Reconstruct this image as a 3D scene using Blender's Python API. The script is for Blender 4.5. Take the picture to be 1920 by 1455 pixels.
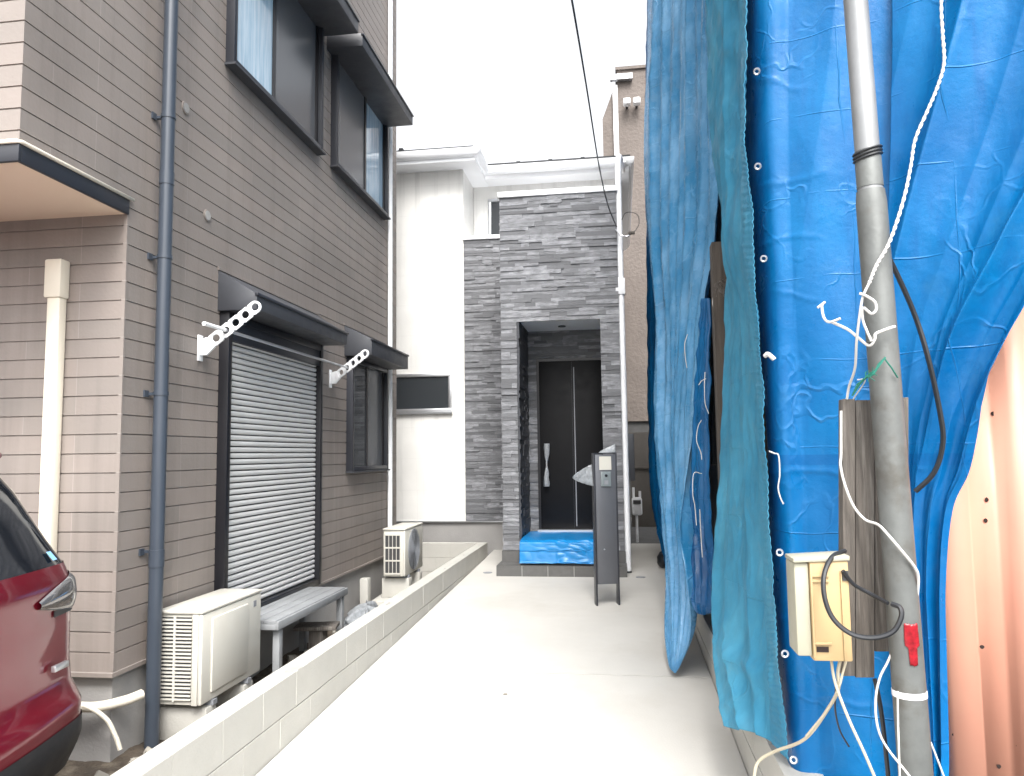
import bpy, bmesh, math, random
from mathutils import Vector, Matrix, noise
random.seed(7)
R = math.radians
for o in list(bpy.data.objects): bpy.data.objects.remove(o)
scene = bpy.context.scene
COL = scene.collection

# ---------------------------------------------------------------- camera
F = 1430.0; CX, CY = 960.0, 727.5
EYE = Vector((0, 0, 1.6))
yc = Vector((202, -122.5, -F)).normalized()
uc = Vector((-217, (202*-217 + F*F)/122.5, -F)).normalized()
xc = yc.cross(uc)
M = Matrix((xc, yc, uc))            # rows: the world's axes seen from the camera
cam = bpy.data.cameras.new('camera'); cam.sensor_width = 36; cam.lens = F/1920*36
cam.clip_start = .05; cam.clip_end = 600
co = bpy.data.objects.new('camera', cam); COL.objects.link(co)
co.matrix_world = Matrix.Translation(EYE) @ M.to_4x4()
scene.camera = co
# ---------------------------------------------------------------- world, sun, exposure
SUN_EL, SUN_AZ = R(52), R(165)      # azimuth clockwise from +Y
w = bpy.data.worlds.new("World"); scene.world = w; w.use_nodes = True
nt = w.node_tree; bg = nt.nodes['Background']
sky = nt.nodes.new('ShaderNodeTexSky'); sky.sky_type = 'NISHITA'; sky.sun_disc = False
sky.sun_elevation = SUN_EL; sky.sun_rotation = SUN_AZ; sky.air_density = 1.0; sky.dust_density = 6.0; sky.ozone_density = .6
hs = nt.nodes.new('ShaderNodeHueSaturation'); hs.inputs['Saturation'].default_value = .12; hs.inputs['Value'].default_value = 1.25
nt.links.new(sky.outputs[0], hs.inputs['Color']); nt.links.new(hs.outputs[0], bg.inputs['Color'])
bg.inputs['Strength'].default_value = .15
sl = bpy.data.lights.new('sun', 'SUN'); sl.energy = .85; sl.angle = R(22); sl.color = (1, .95, .88)
so = bpy.data.objects.new('sun', sl); COL.objects.link(so)
sd = Vector((math.sin(SUN_AZ)*math.cos(SUN_EL), math.cos(SUN_AZ)*math.cos(SUN_EL), math.sin(SUN_EL)))
so.rotation_euler = sd.to_track_quat('Z', 'Y').to_euler()
vs = scene.view_settings; vs.view_transform = 'Standard'; vs.look = 'None'; vs.gamma = 1; vs.exposure = 1.3
scene.cycles.max_bounces = 8

def P(px, py, D):
    """point seen at (px, py) in the photograph whose distance along the lane is D"""
    d = M @ Vector((px-CX, -(py-CY), -F))
    return EYE + d*(D/d.y)

# ---------------------------------------------------------------- materials
MATS = {}
def mat(name, col, rough=.6, metal=0, spec=.5, var=0, vscale=4, bump=0, bscale=60, col2=None, stretch=None,
        trans=0, coat=0, dirt=None, emit=None, island=0, sheen=0):
    m = bpy.data.materials.new(name); m.use_nodes = True; MATS[name] = m
    t = m.node_tree; n = t.nodes; L = t.links
    b = n['Principled BSDF']
    b.inputs['Roughness'].default_value = rough; b.inputs['Metallic'].default_value = metal
    b.inputs['Specular IOR Level'].default_value = spec
    b.inputs['Coat Weight'].default_value = coat; b.inputs['Coat Roughness'].default_value = .05
    tc = n.new('ShaderNodeTexCoord'); mp = n.new('ShaderNodeMapping')
    L.new(tc.outputs['Object'], mp.inputs['Vector'])
    if stretch: mp.inputs['Scale'].default_value = stretch
    out = None
    rgb = n.new('ShaderNodeRGB'); rgb.outputs[0].default_value = (*col, 1); out = rgb.outputs[0]
    def mix(a, bcol, fac, mode='MIX'):
        x = n.new('ShaderNodeMix'); x.data_type = 'RGBA'; x.blend_type = mode
        L.new(a, x.inputs['A'])
        if isinstance(bcol, tuple): x.inputs['B'].default_value = (*bcol, 1)
        else: L.new(bcol, x.inputs['B'])
        if isinstance(fac, float): x.inputs['Factor'].default_value = fac
        else: L.new(fac, x.inputs['Factor'])
        return x.outputs['Result']
    def noise_(scale, detail=6, lo=.3, hi=.7, vec=None, rr=.6):
        q = n.new('ShaderNodeTexNoise'); q.inputs['Scale'].default_value = scale; q.inputs['Detail'].default_value = detail
        q.inputs['Roughness'].default_value = rr
        L.new(vec or mp.outputs[0], q.inputs['Vector'])
        r = n.new('ShaderNodeMapRange'); r.inputs['From Min'].default_value = lo; r.inputs['From Max'].default_value = hi
        L.new(q.outputs['Fac'], r.inputs['Value']); return r.outputs[0]
    if island:
        g = n.new('ShaderNodeNewGeometry')
        r = n.new('ShaderNodeMapRange'); r.inputs['To Min'].default_value = 1-island; r.inputs['To Max'].default_value = 1+island
        L.new(g.outputs['Random Per Island'], r.inputs['Value'])
        h = n.new('ShaderNodeHueSaturation'); L.new(r.outputs[0], h.inputs['Value']); L.new(out, h.inputs['Color']); out = h.outputs[0]
    if var:
        c2 = col2 or tuple(c*(1-var) for c in col)
        out = mix(out, c2, noise_(vscale))
    if dirt:
        dc, amt, sc = dirt
        q = noise_(sc, 8, .52, .72); k = n.new('ShaderNodeMath'); k.operation = 'MULTIPLY'; k.inputs[1].default_value = amt
        L.new(q, k.inputs[0]); out = mix(out, dc, k.outputs[0])
    L.new(out, b.inputs['Base Color'])
    rn = noise_(9, 4); rm = n.new('ShaderNodeMapRange'); rm.inputs['To Min'].default_value = max(0, rough-.07); rm.inputs['To Max'].default_value = min(1, rough+.07)
    L.new(rn, rm.inputs['Value']); L.new(rm.outputs[0], b.inputs['Roughness'])
    if bump:
        q = n.new('ShaderNodeTexNoise'); q.inputs['Scale'].default_value = bscale; q.inputs['Detail'].default_value = 5
        L.new(mp.outputs[0], q.inputs['Vector'])
        bp = n.new('ShaderNodeBump'); bp.inputs['Strength'].default_value = 1; bp.inputs['Distance'].default_value = bump
        L.new(q.outputs['Fac'], bp.inputs['Height']); L.new(bp.outputs[0], b.inputs['Normal'])
    if emit: b.inputs['Emission Color'].default_value = (*emit[0], 1); b.inputs['Emission Strength'].default_value = emit[1]
    if trans:
        tr = n.new('ShaderNodeBsdfTranslucent'); L.new(out, tr.inputs['Color'])
        ms = n.new('ShaderNodeMixShader'); ms.inputs[0].default_value = trans
        L.new(b.outputs[0], ms.inputs[1]); L.new(tr.outputs[0], ms.inputs[2])
        L.new(ms.outputs[0], n['Material Output'].inputs['Surface'])
    m['o'] = 1
    if rough < .45:
        for l in list(b.inputs['Roughness'].links): L.remove(l)
    return m

def siding_mat(name, c1, c2, mortar, rowh, width, z0):
    m = bpy.data.materials.new(name); m.use_nodes = True
    t = m.node_tree; n = t.nodes; L = t.links; b = n['Principled BSDF']
    tc = n.new('ShaderNodeTexCoord'); sx = n.new('ShaderNodeSeparateXYZ'); L.new(tc.outputs['Object'], sx.inputs[0])
    ad = n.new('ShaderNodeMath'); ad.operation = 'ADD'; L.new(sx.outputs[0], ad.inputs[0]); L.new(sx.outputs[1], ad.inputs[1])
    sb = n.new('ShaderNodeMath'); sb.operation = 'SUBTRACT'; sb.inputs[1].default_value = z0; L.new(sx.outputs[2], sb.inputs[0])
    cb = n.new('ShaderNodeCombineXYZ'); L.new(ad.outputs[0], cb.inputs[0]); L.new(sb.outputs[0], cb.inputs[1])
    br = n.new('ShaderNodeTexBrick'); br.offset = .37; br.offset_frequency = 4
    for k, v in (('Scale', 1), ('Mortar Size', .0022), ('Mortar Smooth', .2), ('Bias', 0), ('Brick Width', width), ('Row Height', rowh)): br.inputs[k].default_value = v
    br.inputs['Color1'].default_value = (*c1, 1); br.inputs['Color2'].default_value = (*c2, 1); br.inputs['Mortar'].default_value = (*mortar, 1)
    L.new(cb.outputs[0], br.inputs['Vector'])
    q = n.new('ShaderNodeTexNoise'); q.inputs['Scale'].default_value = 45; q.inputs['Detail'].default_value = 6; L.new(tc.outputs['Object'], q.inputs['Vector'])
    q2 = n.new('ShaderNodeTexNoise'); q2.inputs['Scale'].default_value = 1.3; q2.inputs['Detail'].default_value = 4; L.new(tc.outputs['Object'], q2.inputs['Vector'])
    r = n.new('ShaderNodeMapRange'); r.inputs['From Min'].default_value = .3; r.inputs['From Max'].default_value = .7; r.inputs['To Min'].default_value = .87; r.inputs['To Max'].default_value = 1.08
    L.new(q2.outputs['Fac'], r.inputs['Value'])
    h = n.new('ShaderNodeHueSaturation'); L.new(r.outputs[0], h.inputs['Value']); L.new(br.outputs['Color'], h.inputs['Color']); L.new(h.outputs[0], b.inputs['Base Color'])
    mp = n.new('ShaderNodeMapping'); mp.inputs['Scale'].default_value = (7, 7, .35); L.new(tc.outputs['Object'], mp.inputs['Vector'])
    q3 = n.new('ShaderNodeTexNoise'); q3.inputs['Scale'].default_value = 1; q3.inputs['Detail'].default_value = 7; q3.inputs['Roughness'].default_value = .65; L.new(mp.outputs[0], q3.inputs['Vector'])
    r3 = n.new('ShaderNodeMapRange'); r3.inputs['From Min'].default_value = .5; r3.inputs['From Max'].default_value = .75; r3.inputs['To Min'].default_value = 1; r3.inputs['To Max'].default_value = .8
    L.new(q3.outputs['Fac'], r3.inputs['Value']); mm = n.new('ShaderNodeMath'); mm.operation = 'MULTIPLY'; L.new(r.outputs[0], mm.inputs[0]); L.new(r3.outputs[0], mm.inputs[1]); L.new(mm.outputs[0], h.inputs['Value'])
    bp = n.new('ShaderNodeBump'); bp.inputs['Distance'].default_value = .0016; bp.inputs['Strength'].default_value = .8; L.new(q.outputs['Fac'], bp.inputs['Height']); L.new(bp.outputs[0], b.inputs['Normal'])
    b.inputs['Roughness'].default_value = .55
    return m

M_siding = siding_mat('siding', (.275, .235, .212), (.24, .212, .193), (.335, .295, .27), .112, .91, .41)
M_whitewall = siding_mat('white_siding', (.80, .79, .76), (.79, .78, .75), (.72, .71, .69), .455, 3.03, .65)
M_stone = mat('stone_cladding', (.235, .24, .255), .8, island=.62, var=.4, vscale=9, bump=.006, bscale=35, stretch=(1, 1, 3.5))
M_found = mat('foundation', (.36, .35, .34), .9, var=.2, vscale=2, bump=.002)
M_path = mat('concrete_path', (.53, .513, .478), .85, var=.1, vscale=1.1, bump=.0015, bscale=90, dirt=((.36, .33, .28), .3, 1.3))
M_block = mat('concrete_block', (.48, .468, .43), .85, island=.05, var=.12, vscale=2.5, bump=.002, bscale=80, dirt=((.42, .4, .36), .35, 2.2))
M_mortar = mat('mortar', (.36, .35, .32), .95)
M_soil = mat('soil', (.10, .078, .058), .95, var=.5, vscale=6, bump=.03, bscale=25, dirt=((.3, .26, .2), .5, 9))
M_asph = mat('asphalt', (.09, .09, .09), .9, var=.3, bump=.006, bscale=80)
M_dark = mat('dark_aluminium', (.028, .03, .038), .38, spec=.5, var=.15)
M_black = mat('black_frame', (.009, .009, .012), .35)
M_slate = mat('dark_slate', (.05, .053, .062), .5, var=.2)
M_pipe = mat('grey_blue_pipe', (.05, .062, .082), .32, var=.15, vscale=2)
M_cream = mat('cream_plastic', (.8, .74, .62), .4, var=.05)
M_soffit = mat('cream_soffit', (.84, .68, .53), .7)
M_shut = mat('shutter', (.62, .62, .62), .4, metal=.1, var=.06)
M_ac = mat('ac_plastic', (.6, .58, .52), .42, var=.05, vscale=3, dirt=((.5, .46, .4), .25, 3))
M_acd = mat('ac_inside', (.05, .05, .052), .5)
M_acg = mat('ac_grille', (.23, .24, .26), .5)
M_bench = mat('bench_grey', (.28, .29, .3), .5, var=.2, vscale=5, bump=.001)
M_white = mat('white_paint', (.82, .83, .85), .4)
M_whitem = mat('white_metal', (.85, .86, .88), .35)
M_silver = mat('silver', (.6, .61, .63), .3, metal=.8)
M_roof = mat('roof_dark', (.03, .032, .036), .6)
M_tile = mat('porch_tile', (.11, .108, .105), .55, island=.12, var=.12, vscale=20)
M_grout = mat('grout', (.5, .5, .48), .9)
M_door = mat('door_black', (.005, .005, .006), .5, spec=.22, var=.1)
M_glass = mat('window_glass', (.035, .04, .045), .04, spec=.9)
M_glass.node_tree.nodes['Principled BSDF'].inputs['Roughness'].default_value = .03
M_frost = mat('frosted_glass', (.11, .115, .125), .22, spec=.5)
def tarp_mat(name, col, dark, rough=.4, trans=.2, crease=.33, beam_shade=(), weave=420, spec=.4, dirt=((.25, .42, .55), .35), alpha=0, cr=.0035, crl=.25):
    m = bpy.data.materials.new(name); m.use_nodes = True; t = m.node_tree; n = t.nodes; L = t.links; b = n['Principled BSDF']
    def nd(k, **kw):
        q = n.new(k)
        for a, v in kw.items(): setattr(q, a, v)
        return q
    def math_(op, a, c):
        q = nd('ShaderNodeMath', operation=op)
        for i_, v in enumerate((a, c)):
            if isinstance(v, (int, float)): q.inputs[i_].default_value = v
            else: L.new(v, q.inputs[i_])
        return q.outputs[0]
    tc = nd('ShaderNodeTexCoord'); O_ = tc.outputs['Object']; sx = nd('ShaderNodeSeparateXYZ'); L.new(O_, sx.inputs[0])
    u = math_('SUBTRACT', math_('MULTIPLY', sx.outputs[0], 1.0), sx.outputs[1]); z = sx.outputs[2]
    def noi(sc, de, lo, hi, vec=O_, ro=.6, st=None):
        if st:
            mp = nd('ShaderNodeMapping'); mp.inputs['Scale'].default_value = st; L.new(vec, mp.inputs['Vector']); vec = mp.outputs[0]
        q = nd('ShaderNodeTexNoise'); q.inputs['Scale'].default_value = sc; q.inputs['Detail'].default_value = de; q.inputs['Roughness'].default_value = ro; L.new(vec, q.inputs['Vector'])
        r_ = nd('ShaderNodeMapRange'); r_.inputs['From Min'].default_value = lo; r_.inputs['From Max'].default_value = hi; L.new(q.outputs['Fac'], r_.inputs['Value']); return r_.outputs[0]
    # fold lines left from the packing
    wob = math_('MULTIPLY', noi(2.2, 2, 0, 1), .06)
    cb = nd('ShaderNodeCombineXYZ'); L.new(math_('ADD', u, wob), cb.inputs[0]); L.new(math_('ADD', z, wob), cb.inputs[1])
    br = nd('ShaderNodeTexBrick'); br.offset = 0; L.new(cb.outputs[0], br.inputs['Vector'])
    for k, v in (('Scale', 1), ('Mortar Size', .004), ('Mortar Smooth', .9), ('Brick Width', crease*1.6), ('Row Height', crease)): br.inputs[k].default_value = v
    line = br.outputs['Fac']
    fade = noi(3, 3, .42, .62); line = math_('MULTIPLY', line, fade)
    # crumple
    vo = nd('ShaderNodeTexVoronoi', feature='DISTANCE_TO_EDGE'); vo.inputs['Scale'].default_value = 5.5
    nz = nd('ShaderNodeTexNoise'); nz.inputs['Scale'].default_value = 3; nz.inputs['Detail'].default_value = 3; L.new(O_, nz.inputs['Vector'])
    ma = nd('ShaderNodeMix', data_type='RGBA'); ma.inputs['Factor'].default_value = .35; L.new(O_, ma.inputs['A']); L.new(nz.outputs['Color'], ma.inputs['B'])
    L.new(ma.outputs['Result'], vo.inputs['Vector'])
    ce = nd('ShaderNodeMapRange'); ce.inputs['From Max'].default_value = .045; ce.inputs['To Min'].default_value = 1; ce.inputs['To Max'].default_value = 0; L.new(vo.outputs['Distance'], ce.inputs['Value'])
    ce = math_('MULTIPLY', ce.outputs[0], noi(2.4, 3, .5, .66))
    cs = nd('ShaderNodeRGB'); cs.outputs[0].default_value = (*col, 1); out = cs.outputs[0]
    def mix(a, c, f):
        q = nd('ShaderNodeMix', data_type='RGBA'); L.new(a, q.inputs['A']); q.inputs['B'].default_value = (*c, 1); L.new(f, q.inputs['Factor']); return q.outputs['Result']
    out = mix(out, dark, noi(1.7, 5, .35, .68)); out = mix(out, dark, math_('MULTIPLY', noi(6, 6, .5, .75, st=(3, 3, .5)), .7))
    out = mix(out, dirt[0], math_('MULTIPLY', noi(3.4, 8, .55, .72, ro=.7), dirt[1]))
    out = mix(out, tuple(min(1, c*1.2+.06) for c in col), math_('MULTIPLY', math_('ADD', line, ce), crl))
    for (za, zb_, f) in beam_shade:
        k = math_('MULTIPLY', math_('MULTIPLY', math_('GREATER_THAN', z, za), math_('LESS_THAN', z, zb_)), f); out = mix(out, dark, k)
    L.new(out, b.inputs['Base Color']); L.new(math_('ADD', noi(7, 4, 0, 1), rough-.5), b.inputs['Roughness']); b.inputs['Specular IOR Level'].default_value = spec
    wv = nd('ShaderNodeTexNoise'); wv.inputs['Scale'].default_value = weave; L.new(O_, wv.inputs['Vector'])
    fine = noi(26, 5, 0, 1)
    h_ = math_('ADD', math_('ADD', math_('MULTIPLY', math_('ADD', line, ce), cr), math_('MULTIPLY', fine, .0022)), math_('MULTIPLY', wv.outputs['Fac'], .0005))
    bp = nd('ShaderNodeBump'); bp.inputs['Distance'].default_value = 1; L.new(h_, bp.inputs['Height']); L.new(bp.outputs[0], b.inputs['Normal'])
    tr = nd('ShaderNodeBsdfTranslucent'); L.new(out, tr.inputs['Color']); L.new(bp.outputs[0], tr.inputs['Normal'])
    ms = nd('ShaderNodeMixShader'); ms.inputs[0].default_value = trans; L.new(b.outputs[0], ms.inputs[1]); L.new(tr.outputs[0], ms.inputs[2])
    last = ms
    if alpha:
        # open weave of the mesh: some light passes straight through
        tp = nd('ShaderNodeBsdfTransparent'); m2 = nd('ShaderNodeMixShader'); L.new(math_('MULTIPLY', noi(5, 5, .3, .7), alpha), m2.inputs[0]); L.new(ms.outputs[0], m2.inputs[1]); L.new(tp.outputs[0], m2.inputs[2]); last = m2
    L.new(last.outputs[0], n['Material Output'].inputs['Surface'])
    return m
M_bluet = tarp_mat('blue_tarp', (.0008, .185, .47), (.0006, .12, .36), beam_shade=((1.545, 1.585, .8), (.55, 1.545, .25)), dirt=((.06, .28, .5), .3))  # darker height ranges: shadow of the beams behind, put into the sheet's colour
M_bluet2 = tarp_mat('pale_blue_tarp', (.2, .44, .68), (.03, .24, .48), rough=.27, spec=.6, trans=.3, dirt=((.22, .36, .5), .5))
M_blued = tarp_mat('deep_blue_tarp', (.003, .11, .28), (.002, .05, .15), trans=.1, dirt=((.02, .14, .3), .4))
M_mesh = tarp_mat('teal_mesh', (.1, .4, .58), (.04, .26, .44), rough=.6, spec=.25, trans=.25, dirt=((.16, .36, .42), .6), weave=600, alpha=.25, crl=.15)
M_sheet = mat('blue_sheet', (.008, .24, .6), .32, spec=.5, var=.2, trans=.1)
M_wood = mat('weathered_wood', (.15, .132, .116), .85, var=.6, vscale=5, stretch=(14, 14, .8), bump=.005, bscale=14, dirt=((.36, .34, .31), .5, 3))
M_woodd = mat('dark_wood', (.085, .07, .058), .9, var=.5, vscale=4, stretch=(9, 9, .6), bump=.006, bscale=9)
M_steel = mat('galvanised_steel', (.19, .2, .195), .5, metal=.35, var=.35, vscale=5, dirt=((.09, .08, .065), .75, 7), bump=.0008)
M_steel2 = mat('bright_steel', (.34, .35, .36), .45, metal=.4, var=.3, vscale=7, stretch=(1, 1, .5), dirt=((.25, .23, .2), .5, 8))
M_coral = mat('coral_metal', (.54, .25, .18), .45, var=.12, vscale=1.5, col2=(.56, .3, .21), dirt=((.5, .25, .17), .25, 5))
M_rust = mat('rust_hole', (.02, .012, .01), .9)
M_redtape = mat('red_tape', (.36, .01, .02), .3, var=.6, vscale=60)
M_rope = mat('white_rope', (.58, .57, .55), .7)
M_green = mat('green_twine', (.01, .14, .1), .7)
M_reflpane = mat('reflection_tinted_glass', (.22, .38, .52), .06, spec=.8, var=.5, vscale=5, stretch=(1, 6, .5), col2=(.45, .58, .68))  # pale blue reflection in the upper panes, painted into the glass colour
M_cable = mat('black_cable', (.016, .018, .022), .45)
M_ccable = mat('cream_cable', (.5, .45, .34), .5)
M_box = mat('meter_box_tan', (.46, .335, .175), .5, var=.1, vscale=6, dirt=((.4, .28, .15), .4, 9))
M_boxl = mat('meter_box_pale', (.4, .385, .3), .5, var=.15)
M_beige = mat('beige_render', (.17, .145, .13), .9, var=.2, vscale=2, bump=.02, bscale=14)
M_pbl = mat('clear_plastic', (.6, .63, .66), .2, spec=.7, trans=.5, var=.4, vscale=25)
M_post = mat('post_grey', (.13, .135, .15), .4, metal=.3, var=.1)
M_lens = mat('lens_grey', (.2, .23, .24), .15)
M_carred = mat('car_red', (.18, .006, .018), .3, metal=.3, coat=1)
M_carblk = mat('car_black_plastic', (.025, .025, .027), .5)
M_cglass = mat('car_glass', (.006, .008, .012), .05, spec=.9)
M_lamp = mat('tail_lamp', (.34, .33, .33), .06, metal=.75)
M_tyre = mat('tyre', (.02, .02, .02), .85)
M_plate = mat('plate_white', (.75, .76, .75), .4)
M_sticker = mat('sticker_blue', (.25, .5, .8), .5)
M_stain = mat('stain', (.22, .2, .17), .9)
M_litter = mat('rubble', (.33, .31, .27), .9, island=.5)
M_cementpatch = mat('cement_patch', (.42, .4, .37), .9, var=.3, vscale=20)

# ---------------------------------------------------------------- mesh helpers
class MB:
    def __init__(s): s.v = []; s.f = []
    def add(s, vs_, fs):
        k = len(s.v); s.v += [tuple(p) for p in vs_]; s.f += [tuple(i+k for i in q) for q in fs]; return s
    def box(s, x0, x1, y0, y1, z0, z1, rot=None, piv=None):
        vs_ = [(x, y, z) for z in (z0, z1) for x, y in ((x0, y0), (x1, y0), (x1, y1), (x0, y1))]
        if rot: vs_ = [rot @ (Vector(p)-Vector(piv)) + Vector(piv) for p in vs_]
        return s.add(vs_, [(3, 2, 1, 0), (4, 5, 6, 7), (0, 1, 5, 4), (1, 2, 6, 5), (2, 3, 7, 6), (3, 0, 4, 7)])
    def prism(s, pts, a, b, axis='y'):
        """pts: 2-D outline; extruded from a to b along axis"""
        f_ = {'x': lambda p, c: (c, p[0], p[1]), 'y': lambda p, c: (p[0], c, p[1]), 'z': lambda p, c: (p[0], p[1], c)}[axis]
        n = len(pts)
        return s.add([f_(p, a) for p in pts]+[f_(p, b) for p in pts],
                     [tuple(range(n)), tuple(range(2*n-1, n-1, -1))]+[(i, i+n, (i+1) % n+n, (i+1) % n) for i in range(n)])
    def tube(s, pts, r, n=10, cap=True):
        pts = [Vector(p) for p in pts]; k = len(pts); rs = r if isinstance(r, (list, tuple)) else [r]*k
        up = Vector((.3, .2, .93)).normalized(); vs_ = []; a = None
        for i, p in enumerate(pts):
            t = (pts[min(i+1, k-1)]-pts[max(i-1, 0)]).normalized()
            if a is None:
                a = t.orthogonal().normalized() if abs(t.dot(up)) > .99 else t.cross(up).normalized()
            a = (a - t*a.dot(t)).normalized(); b = t.cross(a)
            for j in range(n):
                th = 2*math.pi*j/n; vs_.append(p + (a*math.cos(th)+b*math.sin(th))*rs[i])
        fs = [(i*n+j, i*n+(j+1) % n, (i+1)*n+(j+1) % n, (i+1)*n+j) for i in range(k-1) for j in range(n)]
        if cap: fs += [tuple(range(n-1, -1, -1)), tuple(range((k-1)*n, k*n))]
        return s.add(vs_, fs)
    def grid(s, fn, nu, nv):
        vs_ = [fn(i/(nu-1), j/(nv-1)) for j in range(nv) for i in range(nu)]
        return s.add(vs_, [(j*nu+i, j*nu+i+1, (j+1)*nu+i+1, (j+1)*nu+i) for j in range(nv-1) for i in range(nu-1)])
    def build(s, name, m, parent=None, bevel=0, smooth=False, seg=2, solid=0, loc=None, fixn=True):
        me = bpy.data.meshes.new(name); me.from_pydata(s.v, [], s.f); me.update()
        bm = bmesh.new(); bm.from_mesh(me)
        if fixn: bmesh.ops.recalc_face_normals(bm, faces=bm.faces)
        if bevel:
            es = [e for e in bm.edges if len(e.link_faces) == 2 and e.calc_face_angle(0) > .5]
            bmesh.ops.bevel(bm, geom=es, offset=bevel, segments=seg, affect='EDGES', profile=.5, clamp_overlap=True)
        bm.to_mesh(me); bm.free()
        if smooth or bevel:
            me.shade_smooth()
            if not smooth or smooth == 'auto':
                try: me.set_sharp_from_angle(angle=R(35))
                except Exception: pass
        me.materials.append(m)
        o = bpy.data.objects.new(name, me); COL.objects.link(o)
        if parent: o.parent = parent; o.matrix_parent_inverse = Matrix.Translation(-Vector(parent.location)) if parent.get('off') else Matrix()
        if solid:
            md = o.modifiers.new('thick', 'SOLIDIFY'); md.thickness = solid; md.offset = 0
        if loc: o.location = loc
        return o
def tag(o, label=None, cat=None, group=None, kind=None):
    if label: o['label'] = label
    if cat: o['category'] = cat
    if group: o['group'] = group
    if kind: o['kind'] = kind
    return o
def thing(name, label, cat, loc=(0, 0, 0), group=None, rot=0):
    """Empty at the thing's base; its parts are given in the world's coordinates unless rot is set"""
    o = bpy.data.objects.new(name, None); o.empty_display_size = .1; o.location = loc; o.rotation_euler = (0, 0, rot)
    COL.objects.link(o); tag(o, label, cat, group)
    if rot == 0: o['off'] = 1
    return o
def spline(pts, n=8):
    """Catmull-Rom through points"""
    pts = [Vector(p) for p in pts]; out = []
    q = [pts[0]*2-pts[1]]+pts+[pts[-1]*2-pts[-2]]
    for i in range(1, len(q)-2):
        a, b, c, d = q[i-1:i+3]
        for k in range(n):
            t = k/n
            out.append(.5*((2*b)+(c-a)*t+(2*a-5*b+4*c-d)*t*t+(3*b-a-3*c+d)*t**3))
    out.append(pts[-1]); return out

# ================================================================ SETTING
def pz(y): return .046+.028*(y-3.72)
soil = MB().grid(lambda u, v: (-300+600*u, -300+600*v, -.13), 3, 3).build('ground', M_asph); tag(soil, kind='structure')
def soilz(u, v):
    x = -4.2+2.3*u; y = 3.2+8*v
    return (x, y, -.09+.025*noise.noise(Vector((x*2.2, y*2.2, 0)))+.018*noise.noise(Vector((x*9, y*9, 3))))
tag(MB().grid(soilz, 60, 160).build('soil', M_soil, smooth=True), kind='structure')
# concrete path, gently rising to the porch, two slabs with a joint at y = 5.4
pt = MB()
for y0, y1 in ((-4, 5.392), (5.405, 11.6)):
    x0, x1 = -1.815, .57
    pt.add([(x0, y0, pz(y0)), (x1, y0, pz(y0)), (x1, y1, pz(y1)), (x0, y1, pz(y1)), (x0, y0, -.3), (x1, y0, -.3), (x1, y1, -.3), (x0, y1, -.3)],
           [(0, 1, 2, 3), (7, 6, 5, 4), (0, 4, 5, 1), (1, 5, 6, 2), (2, 6, 7, 3), (3, 7, 4, 0)])
tag(pt.build('path', M_path), kind='structure')
tag(MB().box(-1.7, .56, 5.39, 5.41, .0, pz(5.4)-.012).build('path_joint', M_mortar), kind='structure')
tag(MB().box(.06, 2.2, 11.62, 30, -.05, .2).build('alley', M_asph), kind='structure')

# ================================================================ SIDED HOUSE ON THE LEFT
W = -2.85
H = thing('sided_house', 'brown-grey two-storey house with horizontal siding, a rolled-down shutter and an overhanging upper floor', 'house', (-4.5, 6.5, 0))
def siding(pts, z0, z1, ph=.112, zoff=.41, end0=None):
    prof = [(0, z0)]; k = 0
    z = zoff
    while z+ph < z1:
        if z+ph > z0+.02:
            prof += [(0, z+ph-.009), (-.009, z+ph-.0075), (-.009, z+ph-.0015), (0, z+ph)]
        z += ph
    prof.append((0, z1))
    n = len(pts); offs = []
    for i in range(n):
        def nrm(a, b): d = Vector((b[0]-a[0], b[1]-a[1])).normalized(); return Vector((d.y, -d.x))
        if i == 0: v = nrm(pts[0], pts[1])
        elif i == n-1: v = nrm(pts[-2], pts[-1])
        else:
            a, b = nrm(pts[i-1], pts[i]), nrm(pts[i], pts[i+1]); v = (a+b)/(1+a.dot(b))
        offs.append(v)
    m_ = MB(); vs_ = []
    for i in range(n):
        for o, z in prof: vs_.append((pts[i][0]+offs[i].x*o, pts[i][1]+offs[i].y*o, z))
    L = len(prof)
    m_.add(vs_, [(i*L+j, (i+1)*L+j, (i+1)*L+j+1, i*L+j+1) for i in range(n-1) for j in range(L-1)])
    return m_
# counter-clockwise plan: along the front, round the corner, along the side, back
lower = siding([(-9, 4.05), (W, 4.05), (W, 9.55), (-9, 9.55)], .41, 3.12)
lower.build('wall', M_siding, H, fixn=False)
upper = siding([(-9, 3.22), (W, 3.22), (W, 9.55), (-9, 9.55)], 3.12, 8.6)
upper.build('wall', M_siding, H, fixn=False)
MB().box(-8.9, W-.03, 4.09, 9.5, -.12, .43).build('foundation', M_found, H)
MB().box(-8.9, W-.1, 3.4, 9.4, 8.55, 8.6).build('parapet_cap', M_dark, H)
MB().box(-9, W-.012, 3.235, 4.2, 3.05, 3.075).build('soffit', M_soffit, H)
dr = MB()     # drip edge under the overhang: dark band with a pale rounded cap
dr.box(-9, W+.012, 3.205, 3.225, 3.045, 3.135); dr.box(W-.008, W+.012, 3.225, 4.052, 3.045, 3.135)
dr.build('drip_edge', M_dark, H, bevel=.004)
cp = MB(); cp.tube([(-9, 3.20, 3.143), (W+.008, 3.20, 3.143), (W+.016, 3.22, 3.143), (W+.016, 4.08, 3.143)], .011, 8)
cp.build('edge_cap', M_cream, H, smooth=True)
MB().box(W-.02, W+.003, 4.047-.0, 4.062, .42, 3.04).build('corner_trim', M_siding, H)
MB().box(W-.012, W+.002, 9.54, 9.556, .42, 8.5).build('corner_trim', M_siding, H)
MB().box(-9, W+.006, 4.035, 4.06, .385, .409).box(W-.02, W+.008, 4.06, 9.55, .385, .409).build('base_flashing', M_siding, H)
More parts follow.
